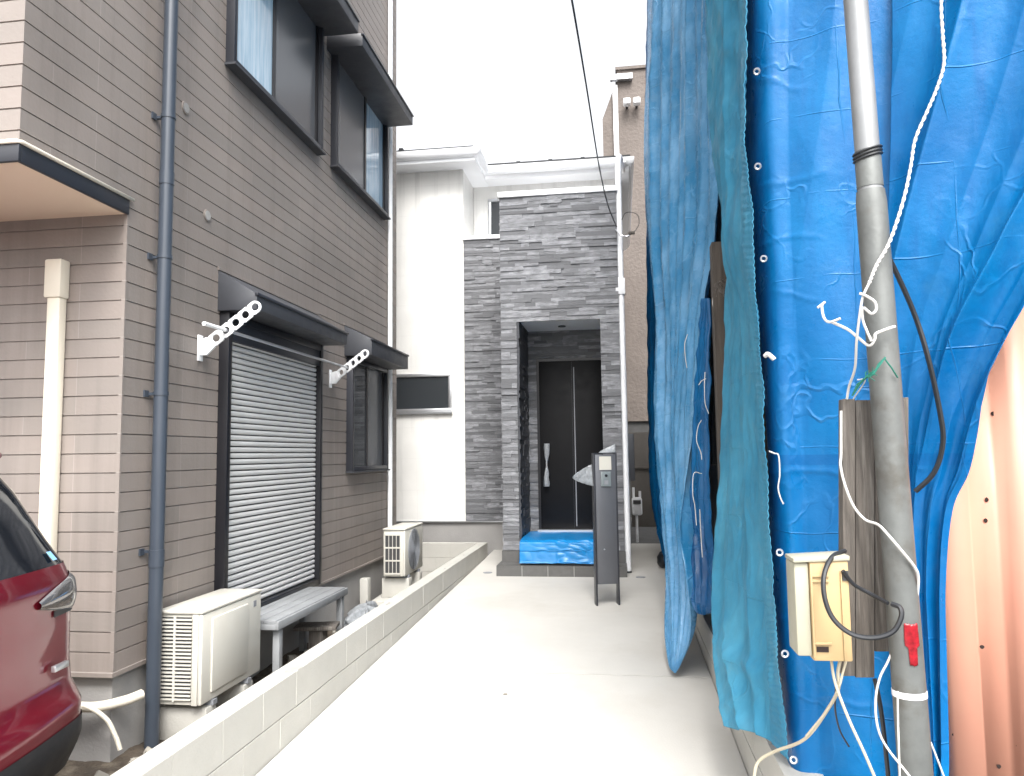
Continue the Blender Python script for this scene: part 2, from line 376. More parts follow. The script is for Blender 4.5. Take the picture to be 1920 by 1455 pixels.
# grey-blue downpipe near the corner, its clamps
def downpipe(x, y, z0, z1, r, m_, wallx, clamps, joints=()):
    q = MB().tube([(x, y, z0), (x, y, z1)], r, 20).build('downpipe', m_, H, smooth='auto')
    for z in clamps:
        c = MB().tube([(x, y, z-.012), (x, y, z+.012)], r+.004, 20); c.box(wallx, x-r*.6, y-.012, y+.012, z-.008, z+.008); c.box(wallx, wallx+.012, y-.05, y-.01, z-.02, z+.02)
        c.build('clamp', m_, q, smooth='auto').matrix_parent_inverse = Matrix()
    for z in joints:
        MB().tube([(x, y, z-.04), (x, y, z+.04)], r+.0035, 20).build('joint_sleeve', m_, q, smooth='auto').matrix_parent_inverse = Matrix()
    return q
# parts of H carry an inverse translation, so sub-parts use plain world coordinates relative to their parent mesh
dp = downpipe(-2.765, 4.3, -.12, 8.4, .041, M_pipe, W, (1.05, 2.0, 2.85, 3.75, 5.2), (1.0, 3.35))
wpz = MB().tube([(-2.80, 9.12, .35), (-2.80, 9.12, 8.4)], .03, 16).build('downpipe', M_whitem, H, smooth='auto')
# cream pipe cover on the front wall
qx = MB().box(-3.30, -3.215, 3.98, 4.045, .35, 2.62).build('pipe_cover', M_cream, H, bevel=.012)
MB().box(-3.312, -3.203, 3.965, 4.047, 2.55, 2.78).build('pipe_cover_cap', M_cream, qx, bevel=.012)
# two round wall vents where pipes were capped
for (y, z) in ((4.62, 3.965), (4.92, 3.315)):
    v = MB().tube([(W-.01, y, z), (W+.008, y, z)], .043, 20).build('wall_vent', M_siding, H, smooth='auto')
    MB().tube([(W+.004, y, z), (W+.011, y, z)], .033, 20).build('vent_plug', M_found, v, smooth='auto')

def frame(y0, y1, z0, z1, t, x0, x1, m_, par, name='window_frame'):
    q = MB()
    q.box(x0, x1, y0, y0+t, z0, z1); q.box(x0, x1, y1-t, y1, z0, z1)
    q.box(x0, x1-.002, y0+t, y1-t, z0, z0+t); q.box(x0, x1-.002, y0+t, y1-t, z1-t, z1)
    return q.build(name, m_, par, bevel=.002)
def hood(y0, y1, zw, zo, zb, xo, par, m_=None):
    """sloping hood over a window: wall height zw, outer height zo, underside zb"""
    q = MB().prism([(W-.005, zw), (xo, zo), (xo, zb), (xo-.02, zb-.002), (W-.005, zb+.0)], y0, y1)
    h_ = q.build('window_hood', m_ or M_slate, par, bevel=.003)
    MB().box(xo-.012, xo+.012, y0-.01, y1+.01, zo-.012, zo+.010).build('hood_edge', M_dark, h_, bevel=.003)
    MB().box(W, W+.01, y0-.008, y1+.008, zw, zw+.02).build('hood_flashing', M_siding, h_)
    return h_
# shuttered garden door
y0, y1, z0, z1 = 5.12, 6.90, .43, 2.66
fr = frame(y0, y1, z0, z1, .055, W-.06, W+.075, M_black, H, 'shutter_frame')
MB().box(W-.05, W+.06, y0+.05, y1-.05, z1-.2, z1-.01).build('shutter_box', M_dark, fr, bevel=.004)
sh = MB(); z = z0+.06; prof = []
while z < z1-.21:
    prof += [(W+.006, z), (W+.022, z+.002), (W+.028, z+.010), (W+.029, z+.02), (W+.026, z+.031), (W+.02, z+.0355), (W-.004, z+.0365), (W-.004, z+.044)]; z += .0445
k = len(prof)
sh.add([(a, y0+.054, b) for a, b in prof]+[(a, y1-.054, b) for a, b in prof], [(i, i+1, i+1+k, i+k) for i in range(k-1)])
sh.build('shutter', M_shut, H, fixn=False)
MB().box(W+.002, W+.004, y0+.054, y1-.054, z0+.05, z1-.19).build('shutter_backing', M_black, H)
hood(5.09, 6.93, 2.965, 2.775, 2.665, -2.55, H)
hood(7.66, 9.05, 2.99, 2.83, 2.665, -2.55, H)
# lower sliding window
def window(y0, y1, z0, z1, mid=.5, m1=None, m2=None, t=.045, ext=.07):
    f_ = frame(y0, y1, z0, z1, t, W-.05, W+ext, M_dark, H)
    ym = y0+(y1-y0)*mid
    MB().box(W+.0, W+.03, y0+t, ym+.02, z0+t, z1-t).build('pane', m1 or M_glass, f_)
    MB().box(W-.01, W+.012, ym-.02, y1-t, z0+t, z1-t).build('pane', m2 or M_glass, f_)
    for b_ in ((W+.0305, W+.042, ym-.03, ym+.02, z0+t, z1-t), (W+.0305, W+.042, y0+t, y0+t+.03, z0+t, z1-t), (W+.0125, W+.03, y1-t-.035, y1-t, z0+t, z1-t)): MB().box(*b_).build('sash', M_black, f_)
    MB().box(W, W+ext+.02, y0-.015, y1+.015, z0-.018, z0-.001).build('sill', M_slate, f_)
    return f_
window(7.73, 8.99, 1.45, 2.66, .45, M_glass, M_frost)
window(5.13, 6.87, 4.55, 5.95, .42, M_reflpane, M_frost, ext=.07)
window(7.23, 9.0, 4.565, 5.95, .55, M_frost, M_reflpane, ext=.07)
hood(5.05, 6.98, 6.03, 5.93, 5.80, -2.47, H)
hood(7.1, 9.0, 6.03, 5.86, 5.74, -2.47, H)
fl = MB().tube([(W+.05, 4.5, 8.45), (W+.05, 9.6, 8.45)], .06, 12).build('gutter', M_dark, H, smooth='auto')

# laundry brackets on both sides of the shutter and the pole across them
def plate_cell(mb, c, ax, ay, nrm_, hw, hl, r, t, end=None):
    """one cell of a perforated bar: square 2hl x 2hw with a round hole; end='round' rounds its outer end"""
    n = 24; out = []; inn = []
    for i in range(n):
        a = 2*math.pi*(i+.5)/n; ca, sa = math.cos(a), math.sin(a)
        inn.append((ca*r, sa*r))
        k = 1/max(abs(ca)/hl, abs(sa)/hw); ox, oy = ca*k, sa*k
        if end == 'round' and ca > 0: ox, oy = ca*hw, sa*hw
        out.append((ox, oy))
    def w_(p, s): return c+ax*p[0]+ay*p[1]+nrm_*s
    vs_ = [w_(p, s) for s in (-t/2, t/2) for p in out+inn]
    fs = []
    for i in range(n):
        j = (i+1) % n
        fs += [(i, j, n+j, n+i), (2*n+i, 3*n+i, 3*n+j, 2*n+j), (n+i, n+j, 3*n+j, 3*n+i)]
        fs += [(i, 2*n+i, 2*n+j, j)]
    mb.add(vs_, fs)
def bracket(yw, label, zb, xo, yo, zt):
    t = thing('laundry_bracket', label, 'laundry bracket', (W+.006, yw, zb), 'laundry brackets beside the shutter')
    a = Vector((W+.09, yw, zb+.04)); e = Vector((xo, yo, zt)); d = (e-a).normalized(); nr = d.cross(Vector((0, 0, 1))).normalized(); up = nr.cross(d)
    L_ = (e-a).length; m_ = MB(); hw = .042; nc = 5; hl = L_/nc/2
    for i in range(nc):
        plate_cell(m_, a+d*(hl*(2*i+1)), d, up, nr, hw, hl+.0005, .027, .016, 'round' if i == nc-1 else None)
    m_.build('arm', M_whitem, t, fixn=True, bevel=0)
    s_ = MB()
    b0 = Vector((W+.008, yw, zb-.05)); q = [b0, b0+Vector((0, 0, .11)), a+up*hw, a-up*hw, b0+Vector((.05, 0, 0))]
    s_.add([p+nr*.013 for p in q]+[p-nr*.013 for p in q], [(0, 1, 2, 3, 4), (9, 8, 7, 6, 5)]+[(i, (i+1) % 5, (i+1) % 5+5, i+5) for i in range(5)])
    s_.build('elbow', M_whitem, t)
    MB().box(W+.001, W+.012, yw-.03, yw+.03, zb-.09, zb+.09).build('mounting_plate', M_whitem, t, bevel=.003)
    return a+d*(hl*3)
pa = bracket(4.86, 'white perforated laundry bracket on the siding left of the rolled-down shutter', 2.36, -2.43, 4.9, 2.665)
pb = bracket(7.26, 'white perforated laundry bracket between the shutter and the small dark window', 2.38, -2.42, 7.16, 2.63)
dd = (pb-pa).normalized()
tag(MB().tube([pa-dd*.28+Vector((0, 0, .0)), pb+dd*.08], .0115, 10).build('laundry_pole', M_silver, smooth='auto'),
    'thin metal laundry pole resting in the two white brackets across the shutter', 'laundry pole')
tag(MB().tube([pa-dd*.285, pa-dd*.02+Vector((0, 0, -.0))], .0145, 10).build('pole_grip', M_whitem, None, smooth='auto'), 'short white sleeve on the near end of the laundry pole', 'sleeve')

# ================================================================ LOW BLOCK WALLS
def blockwall(name, label, segs, top, h, nrow, grp=None, base=-.13):
    """segs: list of (x0,x1,y0,y1,axis); each block is an island of the wall's one mesh, mortar behind"""
    t = thing(name, label, 'block wall', (segs[0][0], segs[0][2], base))
    m_ = MB(); g = MB()
    for (x0, x1, y0, y1, ax) in segs:
        g.box(x0+.006, x1-.006, y0+.003, y1-.003, base, top-.004)
        for r in range(nrow):
            za = top-(r+1)*h; zb_ = top-r*h-.007 if r else top
            L0, L1 = (y0, y1) if ax == 'y' else (x0, x1)
            p = L0 - (0 if r % 2 == 0 else .2)
            while p < L1-.01:
                a, b = max(p, L0), min(p+.396, L1)
                if b-a > .02:
                    jt = .0015*random.uniform(-1, 1)
                    if ax == 'y': m_.box(x0+jt, x1+jt, a+.0003, b-.0003, max(za, base), zb_)
                    else: m_.box(a+.0003, b-.0003, y0+jt, y1+jt, max(za, base), zb_)
                p += .398
    m_.build('blocks', M_block, t, bevel=.0014, seg=1); g.build('mortar', M_mortar, t)
    return t
lw = blockwall('block_wall', 'low pale concrete block wall between the sided house and the path, dark patches on top', [(-1.94, -1.82, -1, 10.42, 'y'), (-5.5, -1.945, 10.30, 10.42, 'x')], .412, .19, 3)
for (y, dx, s) in ((4.2, .02, .11), (6.1, -.01, .06), (8.0, .02, .03), (9.1, 0, .03)):
    pts = [(-1.88+dx+math.cos(a)*s*.33*random.uniform(.6, 1.2), y+math.sin(a)*s*random.uniform(.6, 1.2)) for a in [k*math.pi/5 for k in range(10)]]
    MB().prism(pts, .411, .4145, 'z').build('cement_patch', M_cementpatch, lw)
blockwall('block_wall', 'low pale concrete kerb wall along the right of the path under the blue tarps', [(.575, .72, -1, 11.6, 'y')], .40, .19, 3)

# ================================================================ THINGS IN THE NARROW YARD
def ac_unit(label, x0, x1, y0, y1, z0, z1, kind):
    t = thing('ac_unit', label, 'air conditioner', ((x0+x1)/2, (y0+y1)/2, z0), 'outdoor air conditioner units')
    body = MB().box(x0, x1-.03, y0+.012, y1, z0, z1-.02).build('casing', M_ac, t, bevel=.006)
    MB().box(x0-.005, x1+.004, y0-.004, y1+.004, z1-.02, z1).build('top_cover', M_ac, t, bevel=.008)
    fy = (y0, y1)
    if kind == 1:
        MB().box(x1-.03, x1, y0, y1, z0, z1-.0205).build('front_cover', M_ac, t, bevel=.012)
        MB().box(x1-.005, x1+.012, y0+.10, y1-.20, z0+.05, z1-.06).build('fan_panel', M_ac, t, bevel=.011)
        MB().box(x1, x1+.003, y1-.12, y1-.08, z1-.10, z1-.06).build('badge', M_acg, t)
        MB().box(x0+.015, x1-.075, y0+.006, y0+.0135, z0+.03, z1-.04).build('vent_back', M_acd, t)
        g = MB(); zz = z0+.03
        while zz < z1-.045:
            g.box(x0+.012, x1-.07, y0-.001, y0+.011, zz, zz+.0095); zz += .0222
        g.box((x0+x1-.06)/2-.006, (x0+x1-.06)/2+.006, y0-.003, y0+.011, z0+.02, z1-.035)
        g.build('side_grille', M_ac, t)
        MB().box(x1-.066, x1-.03, y0+.002, y0+.012, z0+.0, z1-.021).build('corner_post', M_ac, t, bevel=.002)
    else:
        MB().box(x1-.03, x1, y0, y1, z0, z1-.0205).build('front_cover', M_ac, t, bevel=.014)
        c = Vector((x1, y0+.34, (z0+z1)/2)); r0 = .225
        MB().tube([c+Vector((-.004, 0, 0)), c+Vector((.004, 0, 0))], r0, 40).build('fan_recess', M_acg, t, smooth='auto')
        g = MB()
        for k in range(9):
            rr = r0*(k+1)/9
            g.tube([c+Vector((.012, math.cos(a)*rr, math.sin(a)*rr)) for a in [i*math.pi/20 for i in range(41)]], .0028, 5, cap=False)
        for k in range(12):
            a = k*math.pi/6; g.tube([c+Vector((.009, 0, 0)), c+Vector((.009, math.cos(a)*r0, math.sin(a)*r0))], .003, 5)
        g.build('fan_grille', M_acg, t)
        MB().box(x0+.02, x1-.06, y0+.006, y0+.0135, z0+.03, z1-.07).build('vent_back', M_acd, t)
        g = MB()
        for k in range(4):
            zz = z0+.03+k*(z1-z0-.1)/3; g.box(x0+.014, x1-.054, y0-.001, y0+.011, zz-.008, zz+.008)
        for k in range(5):
            xx = x0+.02+k*(x1-x0-.08)/4; g.box(xx-.003, xx+.003, y0+.0, y0+.01, z0+.03, z1-.07)
        g.build('side_grille', M_ac, t)
    for yy in (y0+.12, y1-.2): MB().box(x0-.01, x1+.01, yy, yy+.05, z0-.03, z0-.0005).build('foot', M_acg, t)
    return t
ac_unit('cream air conditioner unit with flat square front panel beside the grey-blue downpipe', -2.80, -2.50, 4.37, 5.13, .135, .69, 1)
ac_unit('white air conditioner unit with a round fan grille by the far house corner', -2.60, -2.35, 8.22, 8.97, .29, .81, 2)
def blockpiece(label, b, rot=0):
    o = MB().box(*b, rot=Matrix.Rotation(rot, 3, 'Z'), piv=((b[0]+b[1])/2, (b[2]+b[3])/2, b[4])).build('concrete_block', M_block, bevel=.006)
    return tag(o, label, 'concrete block', 'concrete blocks under the air conditioners')
blockpiece('concrete block under the near end of the cream air conditioner', (-2.80, -2.5, 4.43, 4.55, -.1, .103))
blockpiece('concrete block under the far end of the cream air conditioner', (-2.80, -2.5, 4.9, 5.02, -.1, .103))
blockpiece('concrete block under the near end of the white air conditioner', (-2.64, -2.33, 8.30, 8.42, .05, .259))
blockpiece('concrete block under the far end of the white air conditioner', (-2.64, -2.33, 8.74, 8.86, .05, .259))
blockpiece('flat concrete slab lying under the blocks of the white air conditioner', (-2.72, -2.2, 8.1, 9.0, -.1, .048), .05)
blockpiece('pale concrete block standing on its end left of the white air conditioner', (-2.79, -2.70, 8.0, 8.1, -.1, .3))
# bench under the shutter
bt = thing('bench', 'low grey slatted bench below the rolled-down shutter', 'bench', (-2.63, 5.93, -.09))
for i in range(4):
    MB().box(-2.825+.097*i, -2.825+.097*i+.092, 5.24, 6.62, .425, .45).build('slat', M_bench, bt, bevel=.003)
MB().box(-2.44, -2.42, 5.23, 6.63, .385, .444).box(-2.84, -2.82, 5.23, 6.63, .385, .424).box(-2.82, -2.44, 5.23, 5.25, .385, .4245).box(-2.82, -2.44, 6.61, 6.63, .385, .4245).build('apron', M_bench, bt, bevel=.003)
for x in (-2.80, -2.46):
    for y in (5.31, 6.55): MB().box(x-.025, x+.025, y-.03, y+.03, -.1, .424).build('leg', M_bench, bt, bevel=.004)
tag(MB().box(-2.75, -2.4, 6.2, 6.42, .16, .19, rot=Matrix.Rotation(.2, 3, 'Z'), piv=(-2.6, 6.3, .16)).box(-2.62, -2.5, 6.24, 6.36, -.09, .1595).build('wooden_step', M_wood, bevel=.003), 'small wooden step pushed underneath the grey bench', 'step')
# clear plastic bag of rubble
bm_ = MB()
def sack(u, v):
    a = u*2*math.pi; h_ = v
    rr = (1-h_**2.2)**.5*(1+.18*noise.noise(Vector((math.cos(a)*2.2, math.sin(a)*2.2, h_*3))))
    q = 1+.25*noise.noise(Vector((math.cos(a)*6, math.sin(a)*6, h_*6+4)))
    return (-2.42+.24*rr*math.cos(a)*q, 7.15+.36*rr*math.sin(a)*q, -.1+.26*h_*(1+.35*noise.noise(Vector((math.cos(a)*3, math.sin(a)*3, 9)))))
bm_.grid(sack, 64, 26); tag(bm_.build('plastic_sack', M_pbl, smooth=True), 'crumpled clear plastic sack lying between the bench and the white air conditioner', 'plastic sack')
rb = MB()
for i in range(130):
    x, y = random.uniform(-2.8, -2.0), random.uniform(3.6, 10.1); s = random.uniform(.008, .035)
    if y < 4 and random.random() < .5: continue
    q = Matrix.Rotation(random.uniform(0, 3), 3, Vector((random.random(), random.random(), 1)).normalized())
    rb.box(x-s, x+s*random.uniform(.5, 1.2), y-s, y+s*1.3, -.09, -.09+s*1.1, rot=q, piv=(x, y, -.085))
tag(rb.build('rubble', M_litter), 'small stones and mortar crumbs scattered on the soil by the low wall', 'rubble', kind='stuff')
# drain hose and cream hose at the foundation
tag(MB().tube(spline([(-3.7, 3.98, .27), (-3.25, 3.99, .255), (-2.95, 4.0, .235), (-2.82, 4.1, .24), (-2.77, 4.2, .25)]), .028, 12).build('insulated_pipe', M_cream, smooth='auto'),
    'cream wrapped pipe running along the foundation behind the red car', 'pipe')
tag(MB().tube(spline([(-3.2, 3.93, .285), (-2.95, 3.93, .27), (-2.82, 3.95, .2), (-2.76, 3.96, .1), (-2.73, 3.96, .03)]), .0125, 10).build('drain_hose', M_cream, smooth='auto'),
    'thin cream hose drooping to the soil in front of the foundation', 'hose')

# ================================================================ WHITE HOUSE AT THE END
G = thing('white_house', 'new white two-storey house with grey stacked-stone entrance at the end of the path', 'house', (-1.5, 13, .2))
YB, YR, YT = 10.9, 11.7, 9.2
MB().box(-8, -2.22, YB, 17, .66, 5.9).build('wall', M_whitewall, G)
MB().box(-2.215, .03, YR, 17, .66, 5.9).build('wall', M_whitewall, G)
MB().box(-8, -1.43, YB+.03, 16.9, 0, .64).box(-1.0, .02, 10.3, 16.9, 0, .3).build('foundation', M_found, G)
MB().box(-8, -1.43, YB-.012, YB+.03, .642, .66).build('water_table', M_silver, G)
# eaves, gutters, roof
def eave(x0, x1, y0, y1, zt=6.03, zb=5.87):
    q = MB().box(x0, x1, y0+.07, y1, zb, zt-.02)
    return q.build('eave', M_white, G, bevel=.01)
e1 = eave(-8.3, -1.97, 10.5, 16); e2 = eave(-1.968, .25, 11.33, 16, 6.028, 5.872)
gt = MB()
def gut(pts):
    n = 10; prof = [(-.055-.05*math.sin(k/(n-1)*math.pi/2) if 0 else -.06*math.sin(math.pi*.5*k/(n-1)), -.10*(1-0)*math.cos(math.pi*.5*k/(n-1))) for k in range(n)]
    prof = [(0, -.10)]+[( -.07*math.sin(math.pi*.5*k/8), -.10*math.cos(math.pi*.5*k/8)) for k in range(1, 9)]+[(-.07, .02), (-.06, .02)]
    m_ = MB(); L_ = len(prof); vs_ = []
    for (x, y, ox, oy, z) in pts:
        for a, b in prof: vs_.append((x+ox*a, y+oy*a, z+b))
    m_.add(vs_, [(i*L_+j, (i+1)*L_+j, (i+1)*L_+j+1, i*L_+j+1) for i in range(len(pts)-1) for j in range(L_-1)])
    return m_
gz = 6.02
gut([(-8.3, 10.565, 0, 1, gz), (-1.965, 10.565, -1, 1, gz), (-1.965, 11.325, -1, 1, gz), (.255, 11.325, -1, 1, gz), (.255, 16, -1, 0, gz)]).build('gutter', M_white, G, smooth='auto', solid=.006)
rf = MB()
def slab(x0, x1, y0, y1, z0, sl, th=.05):
    z2 = z0+sl*(y1-y0)
    rf.add([(x0, y0, z0), (x1, y0, z0), (x1, y1, z2), (x0, y1, z2), (x0, y0, z0+th), (x1, y0, z0+th), (x1, y1, z2+th), (x0, y1, z2+th)],
           [(3, 2, 1, 0), (4, 5, 6, 7), (0, 1, 5, 4), (1, 2, 6, 5), (2, 3, 7, 6), (3, 0, 4, 7)])
slab(-8.3, -1.99, 10.52, 16.2, 6.03, .03, .04); slab(-1.988, .27, 11.3, 16.2, 6.035, .03, .055)
roof = rf.build('roof', M_roof, G)
for x, y in ((-3.1, 10.62), (-1.45, 11.42), (-.95, 11.42), (-.45, 11.42)):
    MB().box(x-.03, x+.03, y, y+.1, 6.07, 6.15).box(x-.045, x+.045, y-.01, y, 6.07, 6.115).build('snow_guard', M_roof, roof)
# stone cladding
def stones(x0, x1, z0, z1, y, face='y', hmin=.035, hmax=.06, holes=()):
    m_ = MB(); z = z0
    while z < z1-.005:
        h_ = min(random.uniform(hmin, hmax), z1-z)
        if z1-z-h_ < .02: h_ = z1-z
        p = x0
        while p < x1-.005:
            l_ = min(random.choice((.12, .18, .25, .32, .42))*random.uniform(.8, 1.2), x1-p)
            if x1-p-l_ < .05: l_ = x1-p
            ok = True; a, b = p, p+l_
            for (hx0, hx1, hz0, hz1) in holes:
                if z+h_/2 < hz1 and z+h_/2 > hz0:
                    if a < hx0 < b: b = hx0
                    elif a >= hx0 and b <= hx1: ok = False
                    elif hx0 <= a < hx1 < b: a = hx1
            if ok and b-a > .004:
                d = random.uniform(.004, .02); g = .0015
                if face == 'y': m_.box(a, b-g, y-d, y+.01, z, z+h_-g)
                elif face == 'x+': m_.box(y-.01, y+d, a, b-g, z, z+h_-g)
                else: m_.box(y-d, y+.01, a, b-g, z, z+h_-g)
            p += l_
        z += h_
    return m_
tw = MB()                                        # the tower's core, open at the porch
tw.box(-1.40, -1.215, YT+.012, 10.16, .33, 3.26); tw.box(-.195, .03, YT+.012, 11.69, .33, 3.26); tw.box(-1.40, .03, YT+.012, 11.69, 3.262, 4.80)
tw.box(-2.2, -1.402, YB+.012, 11.69, .66, 4.78); tw.box(-1.40, -.197, 10.165, 10.3, .33, 3.26)
tw.build('entrance_core', M_slate, G)
zh = 3.25
stones(-1.41, .035, .46, 4.80, YT, holes=[(-1.215, -.195, 0, zh)]).build('stone_cladding', M_stone, G)
stones(-2.215, -1.35, .665, 4.78, YB, hmin=.028, hmax=.05).build('stone_cladding', M_stone, G)
stones(-1.213, -1.075, .58, zh-.3, 10.15).build('stone_cladding', M_stone, G)
stones(-1.213, -.197, zh-.42, zh, 10.13).build('stone_cladding', M_stone, G)
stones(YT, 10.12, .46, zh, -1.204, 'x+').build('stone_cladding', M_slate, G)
stones(YT, 11.6, .46, 4.8, -1.402, 'x-').build('stone_cladding', M_stone, G)
MB().box(-1.43, .055, YT-.03, 11.69, 4.802, 4.87).build('coping', M_whitem, G, bevel=.004)
MB().box(-2.23, -1.412, YB-.03, 11.69, 4.782, 4.84).build('coping', M_whitem, G, bevel=.004)
pc = MB().box(-1.214, -.196, YT+.03, 10.12, zh-.0, zh+.011).build('porch_ceiling', M_white, G)
MB().tube([(-.7, 9.75, zh-.012), (-.7, 9.75, zh-.001)], .05, 20).build('ceiling_light', M_dark, pc, smooth='auto')
# windows
def wwin(x0, x1, z0, z1, y):
    f_ = MB().box(x0, x1, y-.03, y+.02, z1-.05, z1).box(x0, x1, y-.03, y+.02, z0, z0+.05).box(x0, x0+.05, y-.029, y+.02, z0+.05, z1-.05).box(x1-.05, x1, y-.029, y+.02, z0+.05, z1-.05).build('window', M_silver, G, bevel=.003)
    MB().box(x0+.05, x1-.05, y-.008, y+.02, z0+.05, z1-.05).build('pane', M_glass, f_)
    MB().box(x0-.01, x1+.01, y-.05, y-.002, z0-.03, z0-.002).build('sill', M_silver, f_)
    return f_
wwin(-3.75, -2.41, 2.24, 2.81, YB)
wwin(-1.98, -1.2, 4.9, 5.66, YR)
# porch steps with tiles
def tiled(x0, x1, y0, y1, z0, z1, tw_=.30):
    g = MB().box(x0+.004, x1-.004, y0+.004, y1, z0-.1, z1-.004)
    m_ = MB(); x = x0; k = max(1, round((x1-x0)/tw_)); s = (x1-x0)/k
    for i in range(k):
        m_.box(x0+i*s+.0025, x0+(i+1)*s-.0025, y0, y0+.009, z0-.02, z1-.009)
        yy = y0
        while yy < y1-.02:
            ye = min(yy+.3, y1); m_.box(x0+i*s+.0025, x0+(i+1)*s-.0025, yy+.0005, ye-.003, z1-.008, z1); yy += .3
    yy = y0+.01
    while yy < y1-.02:
        ye = min(yy+.3, y1); m_.box(x0, x0+.0095, yy, ye-.003, z0-.02, z1-.0085); m_.box(x1-.0095, x1, yy, ye-.003, z0-.02, z1-.0085); yy += .3
    return m_, g
zs1, zs2 = .315, .60
a, b = tiled(-1.46, .05, 8.93, 9.5, .17, zs1); s1 = a.build('porch_step', M_tile, G); b.build('grout', M_grout, s1)
a, b = tiled(-1.43, .04, 9.17, 9.3, zs1+.02, .455); s2 = a.build('plinth', M_tile, G); b.build('grout', M_grout, s2)
MB().box(-1.212, -.198, 9.31, 10.16, .3, .575).build('porch_floor', M_tile, G)
# the step the sheet lies on
MB().box(-1.19, -.2, 9.02, 9.5, zs1+.001, .45).build('porch_step', M_tile, G)
# door
dr_ = thing('tmp', None, None); bpy.data.objects.remove(dr_)
d_ = MB().box(-1.07, -.2, 10.10, 10.15, .62, 2.85).build('door', M_door, G, bevel=.004)
MB().box(-1.075, -1.045, 10.085, 10.1, .62, 2.87).box(-1.045, -.197, 10.085, 10.1, 2.835, 2.87).build('door_frame', M_black, d_)
MB().box(-.585, -.572, 10.094, 10.101, .66, 2.75).build('door_slit', M_acg, d_)
MB().box(-.61, -.607, 10.096, 10.101, .64, 2.83).build('door_groove', M_slate, d_)
hd = MB().tube([(-.955, 10.05, 1.22), (-.955, 10.05, 1.72)], .014, 12).tube([(-.955, 10.05, 1.26), (-.955, 10.1, 1.26)], .01, 8).tube([(-.955, 10.05, 1.68), (-.955, 10.1, 1.68)], .01, 8).build('handle', M_silver, d_, smooth='auto')
def wrap(u, v):
    a = u*2*math.pi; r = .028*(1.25-.9*math.sin(v*math.pi)**6)*(1+.35*noise.noise(Vector((math.cos(a)*2, math.sin(a)*2, v*7))))
    return (-.955+r*math.cos(a)+.012*(v-.5), 10.045+r*.7*math.sin(a), 1.18+.56*v)
MB().grid(wrap, 24, 20).build('handle_wrap', M_pbl, d_, smooth=True)
MB().box(-1.08, -.3, 9.98, 10.099, .576, .622).build('door_sill', M_silver, d_)
# white downpipe with its offset at the top
dx_ = .035
MB().tube(spline([(.16, 11.2, 5.95), (.15, 11.2, 5.8), (.09, 9.5, 5.35), (.07, 9.28, 5.15), (dx_+.03, 9.24, 4.95)], 5)+[Vector((dx_+.03, 9.24, .2))], .038, 14).build('downpipe', M_whitem, G, smooth='auto')
MB().box(.0, .115, 9.19, 9.29, 3.52, 3.72).build('pipe_box', M_white, G, bevel=.006)
MB().tube([(dx_+.03, 9.24, .17), (dx_+.03, 9.24, .22)], .042, 12).build('pipe_shoe', M_cable, G)
# blue sheet over the steps
def sh_(u, v):
    x = -1.19+.98*u
    prof = [(10.06, .59), (9.62, .592), (9.34, .595), (9.06, .588), (9.0, .56), (8.985, .48), (8.99, .46), (8.965, .345), (8.955, .33)]
    f_ = v*(len(prof)-1); i = min(int(f_), len(prof)-2); t = f_-i
    y = prof[i][0]*(1-t)+prof[i+1][0]*t; z = prof[i][1]*(1-t)+prof[i+1][1]*t
    n1 = noise.noise(Vector((x*4, v*7, 1))); n2 = abs(noise.noise(Vector((x*6+v*5, v*9-x*4, 5))))
    k = min(1, v*3)
    amp = .016 if x > -.75 else .006
    return (x, y-(.006+n2*amp*1.6)*k, z+.008+n2*amp*k+.006*n1)
tag(MB().grid(sh_, 90, 90).build('protective_sheet', M_sheet, smooth=True, solid=.0015), 'shiny blue protective sheet laid over the porch steps', 'sheet')

# gate post with intercom, still wrapped in plastic
gp = thing('gate_post', 'slim dark grey gate post with intercom, plastic wrap on its top, standing on the path', 'gate post', (-.14, 7.5, pz(7.5)), rot=R(14))
q = MB()
MB().box(-.102, .102, .0, .085, .20, 1.44).build('panel', M_post, gp, bevel=.004)
for x in (-.112, .104): MB().box(x-.008, x+.008, -.004, .089, -.02 if x < 0 else -.02, 1.445).build('leg', M_dark, gp, bevel=.002)
MB().box(-.12, .112, -.006, .091, 1.446, 1.455).build('top_cap', M_dark, gp)
MB().box(-.062, .056, -.005, -.0005, 1.29, 1.42).build('sticker', M_ac, gp)
ip = MB().box(-.05, .05, -.014, -.0005, 1.13, 1.275).build('intercom', M_lens, gp, bevel=.004)
MB().tube([(0, -.018, 1.235), (0, -.013, 1.235)], .014, 16).build('camera_lens', M_black, ip)
MB().box(-.02, .02, -.016, -.0135, 1.15, 1.19).build('call_button', M_acg, ip)
MB().tube([(-.03, -.004, .53), (-.03, -.0005, .53)], .008, 10).build('lock', M_silver, gp)
MB().box(.085, .12, .09, .14, .9, 1.0).build('latch', M_dark, gp)
def film(u, v):
    # plastic pulled out to a point on the left and a low peak on the right
    n1 = .012*noise.noise(Vector((u*9, v*9, 2)))
    ax = -.118-.24*u*(1-.15*u); h_ = (1-u)**.8
    z = 1.22+(.20*h_+.012)*(v-.5)*1.0+.06*u*0+.02*(1-u)
    return (ax, .02+.06*v*(1-u)+n1, z+n1*.4)
MB().grid(film, 22, 14).build('plastic_wrap', M_pbl, gp, smooth=True, solid=.0012)
def film2(u, v):
    n1 = .008*noise.noise(Vector((u*7, v*7, 8)))
    return (-.05+.17*u, .05+.03*v+n1, 1.456+.085*v*(u**.8)+n1*.3)
MB().grid(film2, 16, 8).build('plastic_wrap', M_pbl, gp, smooth=True, solid=.0012)

